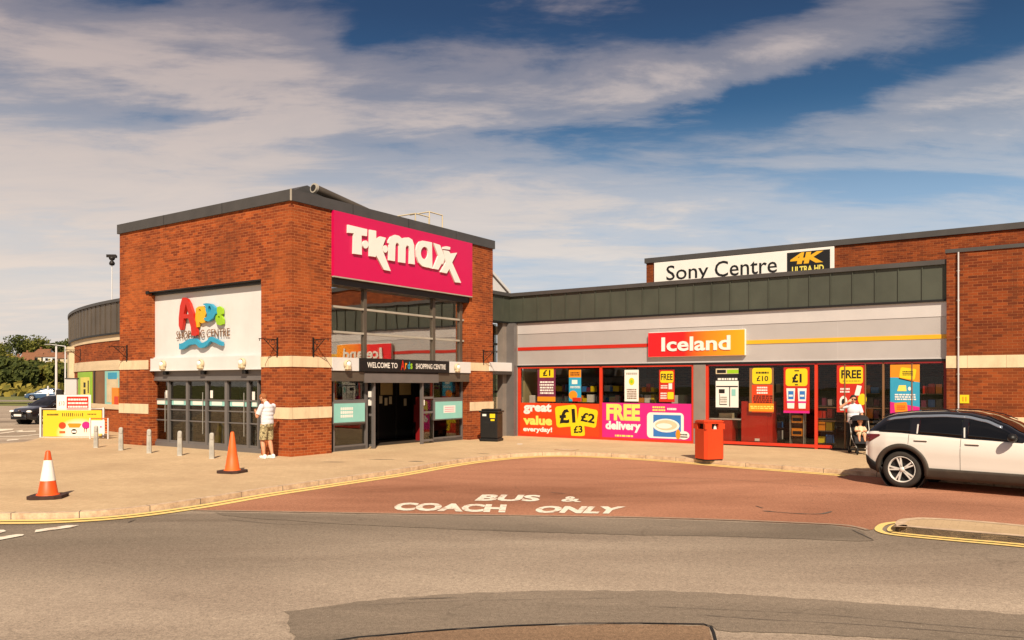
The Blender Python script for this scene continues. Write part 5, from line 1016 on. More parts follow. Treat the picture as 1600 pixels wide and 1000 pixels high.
for i in range(9): u = .07 + i*.022; m.prism([P_(u, .80), P_(u + .016, .80), P_(u + .016, .86 + rnd.random()*.02), P_(u, .86)], 0, .003, 'iron', fb_)
for i in range(11): u = .33 + i*.034; a = rnd.random()*.04; m.prism([P_(u, .76 + a), P_(u + .012, .76), P_(u + .014 - a*.3, .90), P_(u - .002, .90 - a)], 0, .003, 'iron', fb_)
for i in range(6): u = .76 + i*.026; m.prism([P_(u, .83), P_(u + .018, .83), P_(u + .018, .87), P_(u, .87)], 0, .003, 'iron', fb_)
m.build('banner_sheet', r)
Yc = Yb + .12; x0, x1, z0, z1 = board(Yc, 88.5, 142.5, 617, 642.5); w_, h_ = x1 - x0, z1 - z0
r = empty('notice_board', place((x0+x1)/2, Yc), 'white board with a red notice, standing above the yellow banner', 'notice board')
m = MB(); m.box(-w_/2, w_/2, -.02, .02, z0, z1, 'white_gloss', .01)
for k2 in range(4): m.box(*[(-w_/2 + w_*u) for u in (.30, .93)], -.024, -.02, z0 + h_*.10, z0 + h_*.90, 'red') if k2 == 0 else None
for k2 in range(3):
    u = .34
    while u < (.88 if k2 else .86): 
        d2 = .03 + rnd.random()*.05; m.box(-w_/2 + w_*u, -w_/2 + w_*min(u + d2, .9), -.027, -.024, z0 + h_*(.22 + .22*k2), z0 + h_*(.33 + .22*k2), 'white_gloss'); u += d2 + .012
m.text('£10', -w_/2 + w_*.07, -w_/2 + w_*.24, z0 + h_*.35, z0 + h_*.62, 0, 'coping', lambda x, y, w: (x, -.0215, y), 0)
m.build('board', r); m = MB()
for x in (-w_/2 + .06, w_/2 - .06): m.box(x - .025, x + .025, .021, .06, 0, z1 - .05, 'white')
m.build('post', r)
Yd = Yb - .8; x0, x1, z0, z1 = board(Yd, 141, 169, 655, 681); w_, h_ = x1 - x0, z1 - z0
r = empty('pavement_board', place((x0+x1)/2, Yd), 'small white pavement board in a red and white frame beside the banner', 'pavement board')
m = MB(); m.box(-w_/2 + .04, w_/2 - .12, -.012, .012, z0 + .08, z1 - .04, 'white_gloss'); m.box(-w_*.25, -w_*.1, -.016, -.012, z0 + h_*.42, z0 + h_*.5, 'iron'); m.box(.03, .10, -.016, -.012, z0 + h_*.5, z0 + h_*.58, 'pink'); m.build('board', r)
m = MB()
for x in (-w_/2, w_/2): m.box(x - .02, x + .02, -.02, .02, 0, z1 + .04, 'white')
m.box(-w_/2 + .02, w_/2 - .02, -.018, .018, z1, z1 + .04, 'cone_faded')
for k2 in range(5): m.box(w_/2 - .10, w_/2 - .03, -.015, .015, z0 + .1 + k2*.1, z0 + .15 + k2*.1, 'cone_faded')
m.build('frame', r)
Ye = Yb + 2.2; x0, x1, z0, z1 = board(Ye, 104, 121, 592.5, 617)
m = MB(); m.box(-(x1-x0)/2, (x1-x0)/2, -.06, .06, z0, z1, 'fascia_light', .01); m.box(-.05, .05, -.03, .03, 0, z0, 'galvanised'); m.box(-(x1-x0)/2 - .03, (x1-x0)/2 + .03, -.07, .07, z1, z1 + .05, 'coping'); m.box(-.6, -.35, -.05, .05, 1.4, 1.72, 'iron'); m.box(-.6, -.05, -.02, .02, 1.5, 1.53, 'iron')
tag(m.build('information_panel', None, place((x0+x1)/2, Ye)), 'pale grey information panel on a post beside the pilaster', 'panel')
# lamp columns on the left
def column(px, Y, pyt, label, arm=0):
    m = MB(); zt = zat(pyt, Y); m.tube((0, 0, -.1), (0, 0, 1.2), .11, .10, 'white', 10); m.tube((0, 0, 1.2), (0, 0, zt), .07, .05, 'white', 10)
    if arm: m.tube((0, 0, zt), (arm, 0, zt + .15), .035, .03, 'white', 6); m.box(arm, arm + (.6 if arm > 0 else -.6), -.1, .1, zt + .1, zt + .2, 'galvanised', .03)
    tag(m.build('lamp_column', None, place(gx(px, Y), Y)), label, 'lamp post')
column(88, 44, 541, 'tall slim white lamp column rising just behind the red notice board'); column(102, 70, 541, 'more distant lamp column with a side arm, left of the curved building', -1.2); column(75, 60, 603, 'short thin post beside the road left of the notice board')
# ================================================================= VEHICLES
def lerp_tab(tab, x):
    if x <= tab[0][0]: return tab[0][1]
    for (xa, ya), (xb, yb) in zip(tab, tab[1:]):
        if x <= xb: t = (x - xa)/(xb - xa); t = t*t*(3 - 2*t)*.5 + t*.5; return ya + (yb - ya)*t
    return tab[-1][1]
def make_car(sp, M, label, name='parked_car', cat='car'):
    r_ = empty(name, M, label, cat)
    Wd, wr, xr, xf = sp['W']/2, sp['wr'], sp['xr'], sp['xf']; X0, X1 = sp['x0'], sp['x1']; paint = sp['paint']
    plan = sp.get('plan') or [(X0, .80), (X0 + .12, .90), (X0 + .45, .97), (X0 + 1.1, 1), (X1 - 1.3, 1), (X1 - .6, .95), (X1 - .2, .82), (X1, .62)]
    w = lambda x: Wd*lerp_tab(plan, x); zb = lambda x: lerp_tab(sp['belt'], x); z0 = lambda x: lerp_tab(sp['sill'], x); zr = lambda x: lerp_tab(sp['roof'], x)
    prof = [(0, .90), (.10, .955), (.28, .985), (.45, .99), (.62, 1.0), (.78, .992), (.90, .965), (1.0, .925)]
    def ys(x, z): t = max(0, min(1, (z - z0(x))/(zb(x) - z0(x)))); return w(x)*lerp_tab(prof, t)
    Ra = wr + .075
    def low(x):
        z = z0(x)
        for xc in (xr, xf):
            if abs(x - xc) < Ra: z = max(z, wr + math.sqrt(Ra*Ra - (x - xc)**2))
        return z
    xs = set(X0 + (X1 - X0)*i/70 for i in range(71))
    for xc in (xr, xf):
        xs |= {xc + Ra*math.cos(math.pi*i/22) for i in range(23)} | {xc - Ra - .002, xc + Ra + .002}
    xs = sorted(x for x in xs if X0 <= x <= X1); NS = 14; vs = []; nr = 0
    for x in xs:
        row = []; lo, hi = low(x), zb(x)
        row.append((x, 0, lo + .0)); row.append((x, ys(x, lo)*.8, lo))
        for j in range(NS + 1): z = lo + (hi - lo)*j/NS; row.append((x, ys(x, z), z))
        yt = ys(x, hi); cr = sp.get('crown', .05)
        for f_, c_ in ((.96, .25), (.85, .55), (.5, .9), (0, 1)): row.append((x, yt*f_, hi + cr*c_))
        nr = len(row); vs += row
    m = MB(); n_ = len(xs)
    for s_ in (1, -1):
        V_ = [(x, y*s_, z) for x, y, z in vs]; fs = []
        for i in range(n_ - 1):
            for j in range(nr - 1): a = i*nr + j; q = (a, a+nr, a+nr+1, a+1); fs.append(q if s_ < 0 else q[::-1])
        fs.append(tuple(range(nr)) if s_ > 0 else tuple(range(nr))[::-1]); e = (n_-1)*nr; fs.append(tuple(e + j for j in range(nr))[::-1] if s_ > 0 else tuple(e + j for j in range(nr)))
        m.add(V_, fs, paint, True)
    m.build('body', r_)
    # panels that follow the body side
    def side(name, x0, x1, bot, top, mt, off, nx=24, nz=4, yf=ys, parent=r_, both=True, inner=.01):
        for s_ in ((-1, 1) if both else (-1,)):
            m = MB(); V_ = []; Fc = []
            for i in range(nx + 1):
                x = x0 + (x1 - x0)*i/nx; a, b = bot(x), top(x)
                for j in range(nz + 1): z = a + (b - a)*j/nz; V_.append((x, s_*(yf(x, z) + off), z))
            for i in range(nx):
                for j in range(nz): a = i*(nz+1) + j; q = (a, a+nz+1, a+nz+2, a+1); Fc.append(q if s_ < 0 else q[::-1])
            k2 = len(V_); edge = [i*(nz+1) for i in range(nx+1)] + [nx*(nz+1) + j for j in range(1, nz+1)] + [i*(nz+1) + nz for i in range(nx-1, -1, -1)] + [j for j in range(nz-1, 0, -1)]
            V_ += [(V_[e][0], V_[e][1] - s_*(off + inner), V_[e][2]) for e in edge]
            for i in range(len(edge)): a, b = i, (i+1) % len(edge); q = (edge[a], k2 + a, k2 + b, edge[b]); Fc.append(q if s_ < 0 else q[::-1])
            m.add(V_, Fc, mt, True); m.build(name, parent)
    for xc in (xr, xf):
        for s_ in (-1, 1):
            m = MB(); V_ = []; Fc = []; NA = 30
            for i in range(NA + 1):
                a = R(-12 + 204*i/NA)
                for rr, of in ((Ra - .02, -.03), (Ra - .012, .016), (Ra + .045, .022), (Ra + sp['clad'], .012), (Ra + sp['clad'] + .004, -.02)):
                    x = xc + rr*math.cos(a); z = wr + rr*math.sin(a); V_.append((x, s_*(ys(min(max(x, X0), X1), max(z, z0(x))) + of), z))
            for i in range(NA):
                for j in range(4): q = (i*5+j, i*5+j+1, (i+1)*5+j+1, (i+1)*5+j); Fc.append(q if s_ > 0 else q[::-1])
            m.add(V_, Fc, sp['clad_m'], True); m.build('wheel_arch', r_)
            # wheel
            yw = s_*(w(xc) - .03); wt = MB(); wd = .22; y0 = yw - s_*wd
            prof_t = [(wr*.70, 0), (wr*.74, -.012), (wr*.95, -.004), (wr*.985, .02), (wr, .05), (wr, wd - .05), (wr*.97, wd - .01), (wr*.7, wd)]
            wt.lathe([(rr, (yw - s_*dd_)) for rr, dd_ in prof_t], 'tyre', 40, (xc, 0, wr), 'Y'); wh = empty('wheel', Matrix.Translation((0, 0, 0))); wh.parent = r_; wt.build('tyre', wh)
            rm_ = MB(); rm_.lathe([(wr*.70, yw - s_*.0), (wr*.715, yw + s_*.006), (wr*.665, yw - s_*.004), (wr*.64, yw - s_*.05)], 'alloy', 40, (xc, 0, wr), 'Y'); rm_.lathe([(wr*.70, yw - s_*.06), (.0, yw - s_*.075)], 'black_matt', 40, (xc, 0, wr), 'Y')
            def spk(a0_, a1_, r0_, r1_, w0, w1, mt, yo):
                ca, sa = math.cos(a0_), math.sin(a0_); cb, sb = math.cos(a1_), math.sin(a1_); p0 = (xc + r0_*ca, wr + r0_*sa); p1 = (xc + r1_*cb, wr + r1_*sb)
                dx_, dz_ = p1[0]-p0[0], p1[1]-p0[1]; L = math.hypot(dx_, dz_); nx_, nz_ = -dz_/L, dx_/L
                rm_.prism([(p0[0]-nx_*w0, p0[1]-nz_*w0), (p1[0]-nx_*w1, p1[1]-nz_*w1), (p1[0]+nx_*w1, p1[1]+nz_*w1), (p0[0]+nx_*w0, p0[1]+nz_*w0)], 0, .03, mt, lambda x, y, w2: (x, yw - s_*yo - s_*.03 + s_*w2, y))
            for k3 in range(5):
                a = R(90 + 72*k3 + 14)
                spk(a, a - .14, .03, wr*.69, .018, .013, 'alloy', .012); spk(a, a + .14, .03, wr*.69, .018, .013, 'alloy', .012); spk(a, a, wr*.2, wr*.69, .012, .020, 'gloss_black', .022)
            rm_.lathe([(.0, yw - s_*.004), (.045, yw - s_*.006), (.055, yw - s_*.03)], 'alloy', 16, (xc, 0, wr), 'Y'); rm_.build('rim', wh)
            br_ = MB(); br_.lathe([(Ra - .005, yw - s_*.30), (Ra - .005, yw - s_*.02)], 'black_matt', 30, (xc, 0, wr), 'Y'); br_.lathe([(Ra, yw - s_*.30), (0, yw - s_*.30)], 'black_matt', 30, (xc, 0, wr), 'Y'); br_.build('wheel_well', r_)
    # greenhouse
    G0, G1 = sp['g0'], sp['g1']; tum = sp['tumble']
    def yg(x, z):
        b = zb(x); yb_ = ys(x, b)*.975; h = max(0, z - b); y = yb_ - tum*h; top = zr(x); 
        if top - z < .12 and top > b + .05: y -= (1 - max(0, top - z)/.12)**2*.07
        return max(y, .02)
    m = MB(); NG = 46; rows = 12; V_ = []; nr2 = rows + 5
    for i in range(NG + 1):
        x = G0 + (G1 - G0)*i/NG; b, t_ = zb(x) - .01, max(zr(x), zb(x) + .01)
        for j in range(rows + 1): z = b + (t_ - b)*j/rows; V_.append((x, yg(x, z), z))
        ye = yg(x, t_)
        for f_, c_ in ((.93, .012), (.75, .03), (.4, .045), (0, .05)): V_.append((x, ye*f_, t_ + c_))
    for s_ in (1, -1):
        Fc = []
        for i in range(NG):
            for j in range(nr2 - 1): a = i*nr2 + j; q = (a, a+nr2, a+nr2+1, a+1); Fc.append(q if s_ < 0 else q[::-1])
        m.add([(x, y*s_, z) for x, y, z in V_], Fc, sp['roof_m'], True)
    m.build('roof', r_)
    for (nm, x0, x1, bt, tp) in sp['windows']: side(nm, x0, x1, (lambda x: zb(x) + .015) if bt is None else (lambda x, t=bt: lerp_tab(t, x)), lambda x, t=tp: lerp_tab(t, x), 'car_glass', .005, 24, 5, yg, inner=.003)
    # windscreen and rear glass laid on the sloping ends
    for nm, xa, xb in (('windscreen', sp['ws'][0], sp['ws'][1]), ('rear_window', sp['rw'][0], sp['rw'][1])):
        m = MB(); V_ = []; Fc = []; sgn = 1 if nm == 'windscreen' else -1
        for i in range(9):
            x = xa + (xb - xa)*i/8; t_ = max(zr(x), zb(x) + .01)
            for j in range(9): v = -1 + 2*j/8; ye = yg(x, t_)*.90; V_.append((x + sgn*.006, ye*v, t_ + .05*(1 - v*v*.6) - .006 + .008))
        for i in range(8):
            for j in range(8): a = i*9 + j; Fc.append((a, a+9, a+10, a+1))
        m.add(V_, Fc, 'car_glass', True); m.build(nm, r_)
    sp['extra'](r_, side, ys, yg, zb, zr, z0, w)
    return r_
def suv_extra(r_, side, ys, yg, zb, zr, z0, w):
    side('tail_lamp', -2.03, -1.72, lambda x: .885 + .13*max(0, (x + 1.92)/.2), lambda x: 1.035 + .02*(x + 2.03), 'lamp_red', .012, 12, 4)
    side('sill_cladding', -.87, .95, lambda x: z0(x) - .005, lambda x: .43 - .06*math.exp(-((x - .1)/.5)**2)*0, 'cladding', .018, 24, 4)
    side('bumper_cladding', -2.03, -1.66, lambda x: z0(x) - .005, lambda x: .62 - .25*max(0, (x + 2.03))/.37, 'black_matt', .014, 10, 4)
    side('front_bumper_cladding', 1.83, 2.16, lambda x: z0(x) - .005, lambda x: .45, 'black_matt', .012, 8, 3)
    for s_ in (-1, 1):
        for xd, (za, zb_) in ((-1.17, (.88, .0)), (-.25, (.36, .0)), (.86, (.40, 0))):
            m = MB(); n = 14; top = zb(xd) - .005; V_ = []
            for i in range(n + 1):
                z = za + (top - za)*i/n; x = xd + (0 if xd != -.98 else .0)
                V_ += [(x - .004, s_*(ys(x, z) + .0015), z), (x + .004, s_*(ys(x, z) + .0015), z)]
            m.add(V_, [((2*i, 2*i+1, 2*i+3, 2*i+2) if s_ < 0 else (2*i+2, 2*i+3, 2*i+1, 2*i)) for i in range(n)], 'black'); m.build('door_gap', r_)
        for xh, zh_ in ((-.95, .955), (-.06, .925)):
            m = MB(); m.box(xh - .11, xh + .12, s_*(ys(xh, zh_) - .0), s_*(ys(xh, zh_) + .028), zh_ - .012, zh_ + .014, 'car_white', .008); m.box(xh - .10, xh + .12, s_*(ys(xh, zh_) + .004), s_*(ys(xh, zh_) + .022), zh_ - .022, zh_ - .012, 'iron'); m.build('door_handle', r_)
        m = MB(); xm = .62; zm = 1.06; ym = ys(xm, zm - .1)*.96
        m.tube((xm, s_*(ym - .05), zm - .04), (xm, s_*(ym + .10), zm - .01), .025, .03, 'gloss_black', 8); m.ball((xm, s_*(ym + .19), zm + .02), .085, .12, .078, 'black', 14, 8); m.build('wing_mirror', r_)
        m = MB(); pts = [(-1.75 + .25*i, 0) for i in range(9)]; V_ = []
        for i in range(25):
            x = -1.72 + 2.1*i/24; z = zr(x) + .012; y = yg(x, zr(x)) + .02; V_.append((x, s_*y, z + .03))
        m.path(V_, .010, 'gloss_black', 6); m.build('roof_rail', r_)
        m = MB(); V_ = []                                  # bright waist moulding under the windows
        for i in range(31):
            x = -1.75 + 2.5*i/30; z = zb(x) + .004; V_ += [(x, s_*(ys(x, z) + .004), z), (x, s_*(yg(x, z) + .012), z + .016)]
        m.add(V_, [((2*i, 2*i+2, 2*i+3, 2*i+1) if s_ < 0 else (2*i+1, 2*i+3, 2*i+2, 2*i)) for i in range(30)], 'gloss_black'); m.build('waist_moulding', r_)
        for xp, l in ((-1.03, .0), (-.20, -.04)):
            m = MB(); a, b = zb(xp) + .02, (zr(xp) - .06 if xp > -.5 else zb(xp) + .20); m.add([(xp - .01, s_*(yg(xp, a) + .008), a), (xp + .016, s_*(yg(xp, a) + .008), a), (xp + .016 + l, s_*(yg(xp + l, b) + .008), b), (xp - .01 + l, s_*(yg(xp + l, b) + .008), b)], [(0, 1, 2, 3) if s_ < 0 else (3, 2, 1, 0)], 'alloy'); m.build('window_pillar', r_)
    side('cant_rail_reflection', -1.62, .40, lambda x: zr(x) - .085, lambda x: zr(x) - .035, 'cant_rail_reflection', .006, 30, 2, yg, inner=.003)  # silver-blue strip that paints the bright reflection along the roof side
    m = MB(); m.box(-2.07, -2.02, -.26, .26, .72, .83, 'yellow'); m.build('number_plate', r_)
    m = MB(); m.box(-1.98, -1.72, -.50, .50, zr(-1.82) + .03, zr(-1.9) + .055, 'gloss_black', .008); m.build('spoiler', r_)
suv = dict(W=1.80, wr=.362, xr=-1.30, xf=1.375, x0=-2.03, x1=2.20, paint='car_white', clad=.075, clad_m='cladding', roof_m='gloss_black', tumble=.36, crown=.05,
    belt=[(-2.03, 1.06), (-1.85, 1.085), (-1.4, 1.08), (-.9, 1.055), (0, 1.01), (.9, .975), (1.3, .96), (1.8, .90), (2.1, .80), (2.2, .70)],
    sill=[(-2.03, .44), (-1.95, .34), (-1.72, .26), (-1.0, .22), (1.0, .22), (1.8, .24), (2.1, .30), (2.2, .38)],
    roof=[(-1.98, 1.10), (-1.84, 1.25), (-1.66, 1.385), (-1.45, 1.435), (-1.1, 1.475), (-.55, 1.50), (-.2, 1.485), (.12, 1.42), (.40, 1.31), (.72, 1.14), (1.05, .975)],
    g0=-1.98, g1=1.05, windows=[('quarter_window', -1.84, -1.16, None, [(-1.84, 1.12), (-1.62, 1.27), (-1.50, 1.34), (-1.16, 1.39)]), ('rear_door_window', -1.00, -.24, None, [(-1.00, 1.395), (-.5, 1.41), (-.24, 1.40)]), ('front_door_window', -.15, .70, None, [(-.15, 1.395), (.12, 1.34), (.42, 1.21), (.70, 1.04)])],
    ws=(.10, .98), rw=(-1.96, -1.72), extra=suv_extra)
hd = Vector((.720, -.694)).normalized(); lf = Vector((-hd.y, hd.x)); wx, wy = gp(1410, 762, RZ)
o_ = Vector((wx, wy)) - hd*(-1.30) + lf*.80
make_car(suv, place(o_.x, o_.y, RZ + .002, math.atan2(hd.y, hd.x)), 'white five-door SUV with black roof parked at the right edge')
def hatch_extra(r_, side, ys, yg, zb, zr, z0, w):
    for s_ in (-1, 1):
        m = MB(); m.ball((2.02, s_*.62, .66), .10, .17, .07, 'lamp_glass'); m.build('headlight', r_)
        m = MB(); m.ball((.85, s_*(ys(.85, .9) + .10), 1.0), .07, .11, .08, 'car_black'); m.build('wing_mirror', r_)
        m = MB(); m.box(-2.16, -2.02, s_*.45, s_*.75, .70, .84, 'lamp_red', .02); m.build('tail_lamp', r_)
    m = MB(); m.box(2.08, 2.17, -.34, .34, .50, .64, 'iron', .02); m.box(2.05, 2.15, -.55, .55, .26, .40, 'black', .02); m.build('grille', r_)
    m = MB(); m.box(2.165, 2.185, -.26, .26, .42, .53, 'white_gloss'); m.build('number_plate', r_)
    m = MB(); m.box(2.02, 2.14, -.05, .05, .66, .74, 'chrome', .02); m.build('badge', r_)
hatch = dict(W=1.78, wr=.31, xr=-1.28, xf=1.30, x0=-2.12, x1=2.14, paint='car_black', clad=.02, clad_m='car_black', roof_m='car_black', tumble=.38, crown=.05,
    belt=[(-2.1, .86), (-1.9, .95), (-1.4, .96), (0, .93), (1.0, .90), (1.3, .87), (1.8, .78), (2.14, .62)], sill=[(-2.12, .36), (-1.8, .24), (-1, .2), (1, .2), (1.8, .22), (2.14, .34)],
    roof=[(-2.0, .97), (-1.75, 1.28), (-1.4, 1.39), (-.6, 1.44), (-.1, 1.44), (.3, 1.38), (.75, 1.16), (1.15, .89)], g0=-2.0, g1=1.15,
    windows=[('rear_door_window', -1.6, -.35, None, [(-1.6, 1.2), (-1.3, 1.33), (-.35, 1.37)]), ('front_door_window', -.27, .82, None, [(-.27, 1.37), (.2, 1.32), (.82, 1.02)])], ws=(.30, 1.08), rw=(-1.96, -1.6), extra=hatch_extra)
x, y = gp(58, 663.5, RZ); make_car(hatch, place(x - .1, y + 1.9, RZ + .002, R(248)), 'black hatchback driving towards the camera on the far left road, beside the yellow banner')
hatch2 = dict(hatch); hatch2.update(paint='car_blue', roof_m='car_blue', clad_m='car_blue')
x, y = gp(70, 625, RZ); make_car(hatch2, place(x, y, -.083, R(200)), 'small blue car far along the road behind the black hatchback')
# ================================================================= TREES AND HOUSES on the hill
def crown_mesh(seed, lobes, m_, n=1500, leaf=.46):
    rnd = random.Random(seed); m = MB(); vs = []; fs = []
    for k2 in range(n):
        lx, ly, lz, lr, lh = rnd.choice(lobes); u = Vector((rnd.gauss(0, 1), rnd.gauss(0, 1), rnd.gauss(0, 1))).normalized(); q = rnd.random()**.35
        p = Vector((lx + u.x*lr*q, ly + u.y*lr*q, lz + u.z*lh*q)); s_ = leaf*(.5 + rnd.random()); d = Vector((rnd.gauss(0, 1), rnd.gauss(0, 1), rnd.gauss(0, .7))).normalized(); e = d.orthogonal().normalized(); f_ = d.cross(e)
        o = len(vs); vs += [p + e*s_, p + f_*s_*.6, p - e*s_*.8, p - f_*s_*.7]; fs.append((o, o+1, o+2, o+3))
    return m.add(vs, fs, m_)
def tree(seed, M, label, m_='leaf_dark', H=7, Rr=3, narrow=False):
    rnd = random.Random(seed); r_ = empty('tree', M, label, 'tree', 'trees on the hillside beyond the road')
    lobes = []
    for i in range(9 if not narrow else 6):
        a = rnd.random()*6.28; d = Rr*(.55 if not narrow else .25)*rnd.random()**.5; z = H*(.30 + .55*rnd.random()); rr = Rr*(.35 + .3*rnd.random()); lobes.append((d*math.cos(a), d*math.sin(a), z, rr, rr*.75))
    lobes.append((0, 0, H*.82, Rr*.45, H*.16)); A = crown_mesh(seed, lobes, m_).build('crown', r_)
    m = MB(); m.tube((0, 0, -.4), (.1, .05, H*.45), .26, .16, 'bark', 8); m.tube((.1, .05, H*.45), (.2, .1, H*.8), .16, .05, 'bark', 6)
    for i in range(4): a = i*1.7; m.tube((.08, .04, H*(.28 + .08*i)), (math.cos(a)*Rr*.5, math.sin(a)*Rr*.5, H*(.5 + .08*i)), .09, .03, 'bark', 5)
    B = m.build('trunk', r_); return reg(r_, A, B)
T = [(0, 160, 'leaf_dark', 6.5, 4.0, 'dark round tree at the left edge of the photo, in front of the hill'), (14, 152, 'leaf_dark', 6.0, 3.6, 'dark broad tree second from the left edge at the foot of the hill'), (32, 148, 'leaf_dark', 5.2, 3.2, 'dark tree behind the black car, at the foot of the hill'), (50, 152, 'leaf_olive', 4.6, 3.2, 'yellow green tree on the lower hill left of the lamp column'),
     (70, 156, 'leaf_olive', 4.2, 3.0, 'yellow green tree behind the white lamp column'), (90, 152, 'leaf_green', 4.5, 3.0, 'green tree just right of the white lamp column'), (107, 166, 'leaf_olive', 4.2, 3.0, 'olive tree tucked against the curved building'), (44, 195, 'leaf_dark', 4.5, 3.4, 'dark tree half way up the hill below the houses'),
     (18, 215, 'leaf_green', 5.5, 4.0, 'green tree half way up the hill, left of the houses'), (2, 240, 'leaf_olive', 6.0, 4.8, 'olive tree high on the hill at the left edge'), (60, 235, 'leaf_dark', 3.6, 3.2, 'dark bush in front of the pale hillside houses'), (86, 238, 'leaf_olive', 3.6, 3.8, 'olive tree under the long pale house'),
     (4, 372, 'leaf_green', 8.0, 7.0, 'tree on the skyline at the left edge'), (29, 368, 'leaf_dark', 12.5, 7.5, 'tallest dark tree on the skyline of the hill'), (45, 376, 'leaf_dark', 9.0, 6.5, 'skyline tree right of the tallest one'), (62, 370, 'leaf_green', 10.5, 8.0, 'broad skyline tree above the houses'), (80, 378, 'leaf_dark', 8.5, 6.5, 'dark skyline tree left of the lamp column'), (97, 372, 'leaf_dark', 9.0, 7.0, 'dark skyline tree next to the curved building'),
     (-20, 370, 'leaf_green', 9.0, 7.0, 'skyline tree beyond the left edge of the frame'), (115, 375, 'leaf_green', 9.0, 7.0, 'skyline tree partly behind the curved building'), (-20, 165, 'leaf_dark', 6.0, 4.0, 'dark tree beyond the left edge at the foot of the hill'), (26, 205, 'leaf_dark', 4.6, 3.6, 'dark tree between the foot of the hill and the houses'), (76, 205, 'leaf_green', 4.0, 3.2, 'green tree between the two lamp columns'), (100, 215, 'leaf_dark', 4.0, 3.4, 'dark tree below the houses beside the curved building')]
for i, (px, Y, m_, H, Rr, lb) in enumerate(T): tree(100 + i, place(gx(px, Y), Y, hz(gx(px, Y), Y)), lb, m_, H, Rr)
def house(px, Y, L, D, H, rz, wm, label):
    x = gx(px, Y); r_ = empty('house', place(x, Y, hz(x, Y) - .3, rz), label, 'house', 'houses on the hillside'); m = MB(); m.box(-L/2, L/2, -D/2, D/2, 0, H, wm); m.prism([(-D/2, H), (D/2, H), (0, H + D*.32)], -L/2 + .01, L/2 - .01, wm, lambda a, b, w: (w, a, b)); m.build('wall', r_)
    rf_ = MB(); hh_ = D*.32
    for s_ in (-1, 1): rf_.add([(-L/2 - .3, s_*(D/2 + .35), H - .15), (L/2 + .3, s_*(D/2 + .35), H - .15), (L/2 + .3, 0, H + hh_ + .15), (-L/2 - .3, 0, H + hh_ + .15)], [(0, 1, 2, 3) if s_ < 0 else (3, 2, 1, 0)], 'roof_tile')
    R_ = rf_.build('roof', r_); m = MB(); m.box(-L*.3 - .35, -L*.3 + .35, -.3, .3, H + hh_*.7, H + hh_ + 1.0, 'roof_tile'); m.build('chimney', R_)
    for k2 in range(max(2, int(L/2.6))):
        for zf in ((1.0, 3.4) if H > 4 else (1.0,)): m = MB(); x_ = -L/2 + L*(k2 + .5)/max(2, int(L/2.6)); m.box(x_ - .5, x_ + .5, -D/2 - .02, -D/2 + .02, zf, zf + 1.1, 'car_glass'); m.build('window', r_)
for a in ((52, 325, 7, 5, 2.6, .3, 'render_cream', 'cream house in the middle of the hillside'), (70, 332, 6, 5, 3.8, -.2, 'white', 'taller white house on the hill left of the lamp column'), (88, 322, 8, 5, 2.8, .15, 'white', 'long pale house on the hill behind the lamp column'), (105, 318, 6, 5, 2.6, -.3, 'render_cream', 'cream house on the hill next to the curved building'), (38, 280, 6, 5, 3, .4, 'render_cream', 'small cream house low on the hill below the tallest tree')): house(*a)
# ================================================================= PEOPLE
def remeshed(mb, name, parent, mat, voxel=.009, smooth=6, cut=None):
    me = bpy.data.meshes.new(name); me.from_pydata(mb.v, [], mb.f); me.update(); o = bpy.data.objects.new(name, me); COL.objects.link(o)
    md = o.modifiers.new('r', 'REMESH'); md.mode = 'VOXEL'; md.voxel_size = voxel; md.use_smooth_shade = True
    sm = o.modifiers.new('s', 'SMOOTH'); sm.factor = .5; sm.iterations = smooth
    bpy.context.view_layer.update(); nm = bpy.data.meshes.new_from_object(o.evaluated_get(bpy.context.evaluated_depsgraph_get()))
    bpy.data.objects.remove(o); nm.name = name; nm.materials.clear(); nm.materials.append(MATS[mat])
    for p in nm.polygons: p.use_smooth = True; p.material_index = 0
    ob = bpy.data.objects.new(name, nm); COL.objects.link(ob); ob.parent = parent; return ob
def limb(m, p, q, r0, r1, caps=(1, 1), n=14):
    m.tube(p, q, r0, r1, 'skin', n)
    if caps[0]: m.ball(p, r0, r0, r0, 'skin', 12, 8)
    if caps[1]: m.ball(q, r1, r1, r1, 'skin', 12, 8)
def blend(m, pts, caps=(1, 1)):                           # pts: (x, y, z, r)
    for a, b in zip(pts, pts[1:]): limb(m, a[:3], b[:3], a[3], b[3], caps)
def ell(m, c, rx, ry, rz): m.ball(c, rx, ry, rz, 'skin', 20, 14)
def hand(m, wrist, direc, palmn, curl=.6, s=1):
    """palm, four unequal fingers and a thumb leaving the side of the palm"""
    d = Vector(direc).normalized(); nn = (Vector(palmn) - d*Vector(palmn).dot(d)).normalized(); sd_ = d.cross(nn); w = Vector(wrist)
    for k2 in (-1, 0, 1): limb(m, w + sd_*.018*k2*s, w + d*.085*s + sd_*.027*k2*s, .016*s, .014*s)
    for k2, L in ((-1.5, .065), (-.5, .078), (.5, .074), (1.5, .056)):
        a = w + d*.088*s + sd_*.020*k2*s; d1 = (d + nn*curl*.5).normalized(); b = a + d1*L*.45*s; d2 = (d + nn*curl*1.4).normalized(); c = b + d2*L*.3*s; d3 = (d + nn*curl*2.6).normalized(); e = c + d3*L*.25*s
        limb(m, a, b, .0095*s, .009*s); limb(m, b, c, .009*s, .008*s); limb(m, c, e, .008*s, .007*s)
    a = w + d*.025*s - sd_*.030*s; b = a + (d*.7 - sd_*.8 + nn*.3).normalized()*.042*s; c = b + (d + nn*.5 - sd_*.1).normalized()*.032*s; limb(m, a, b, .013*s, .011*s); limb(m, b, c, .011*s, .009*s)
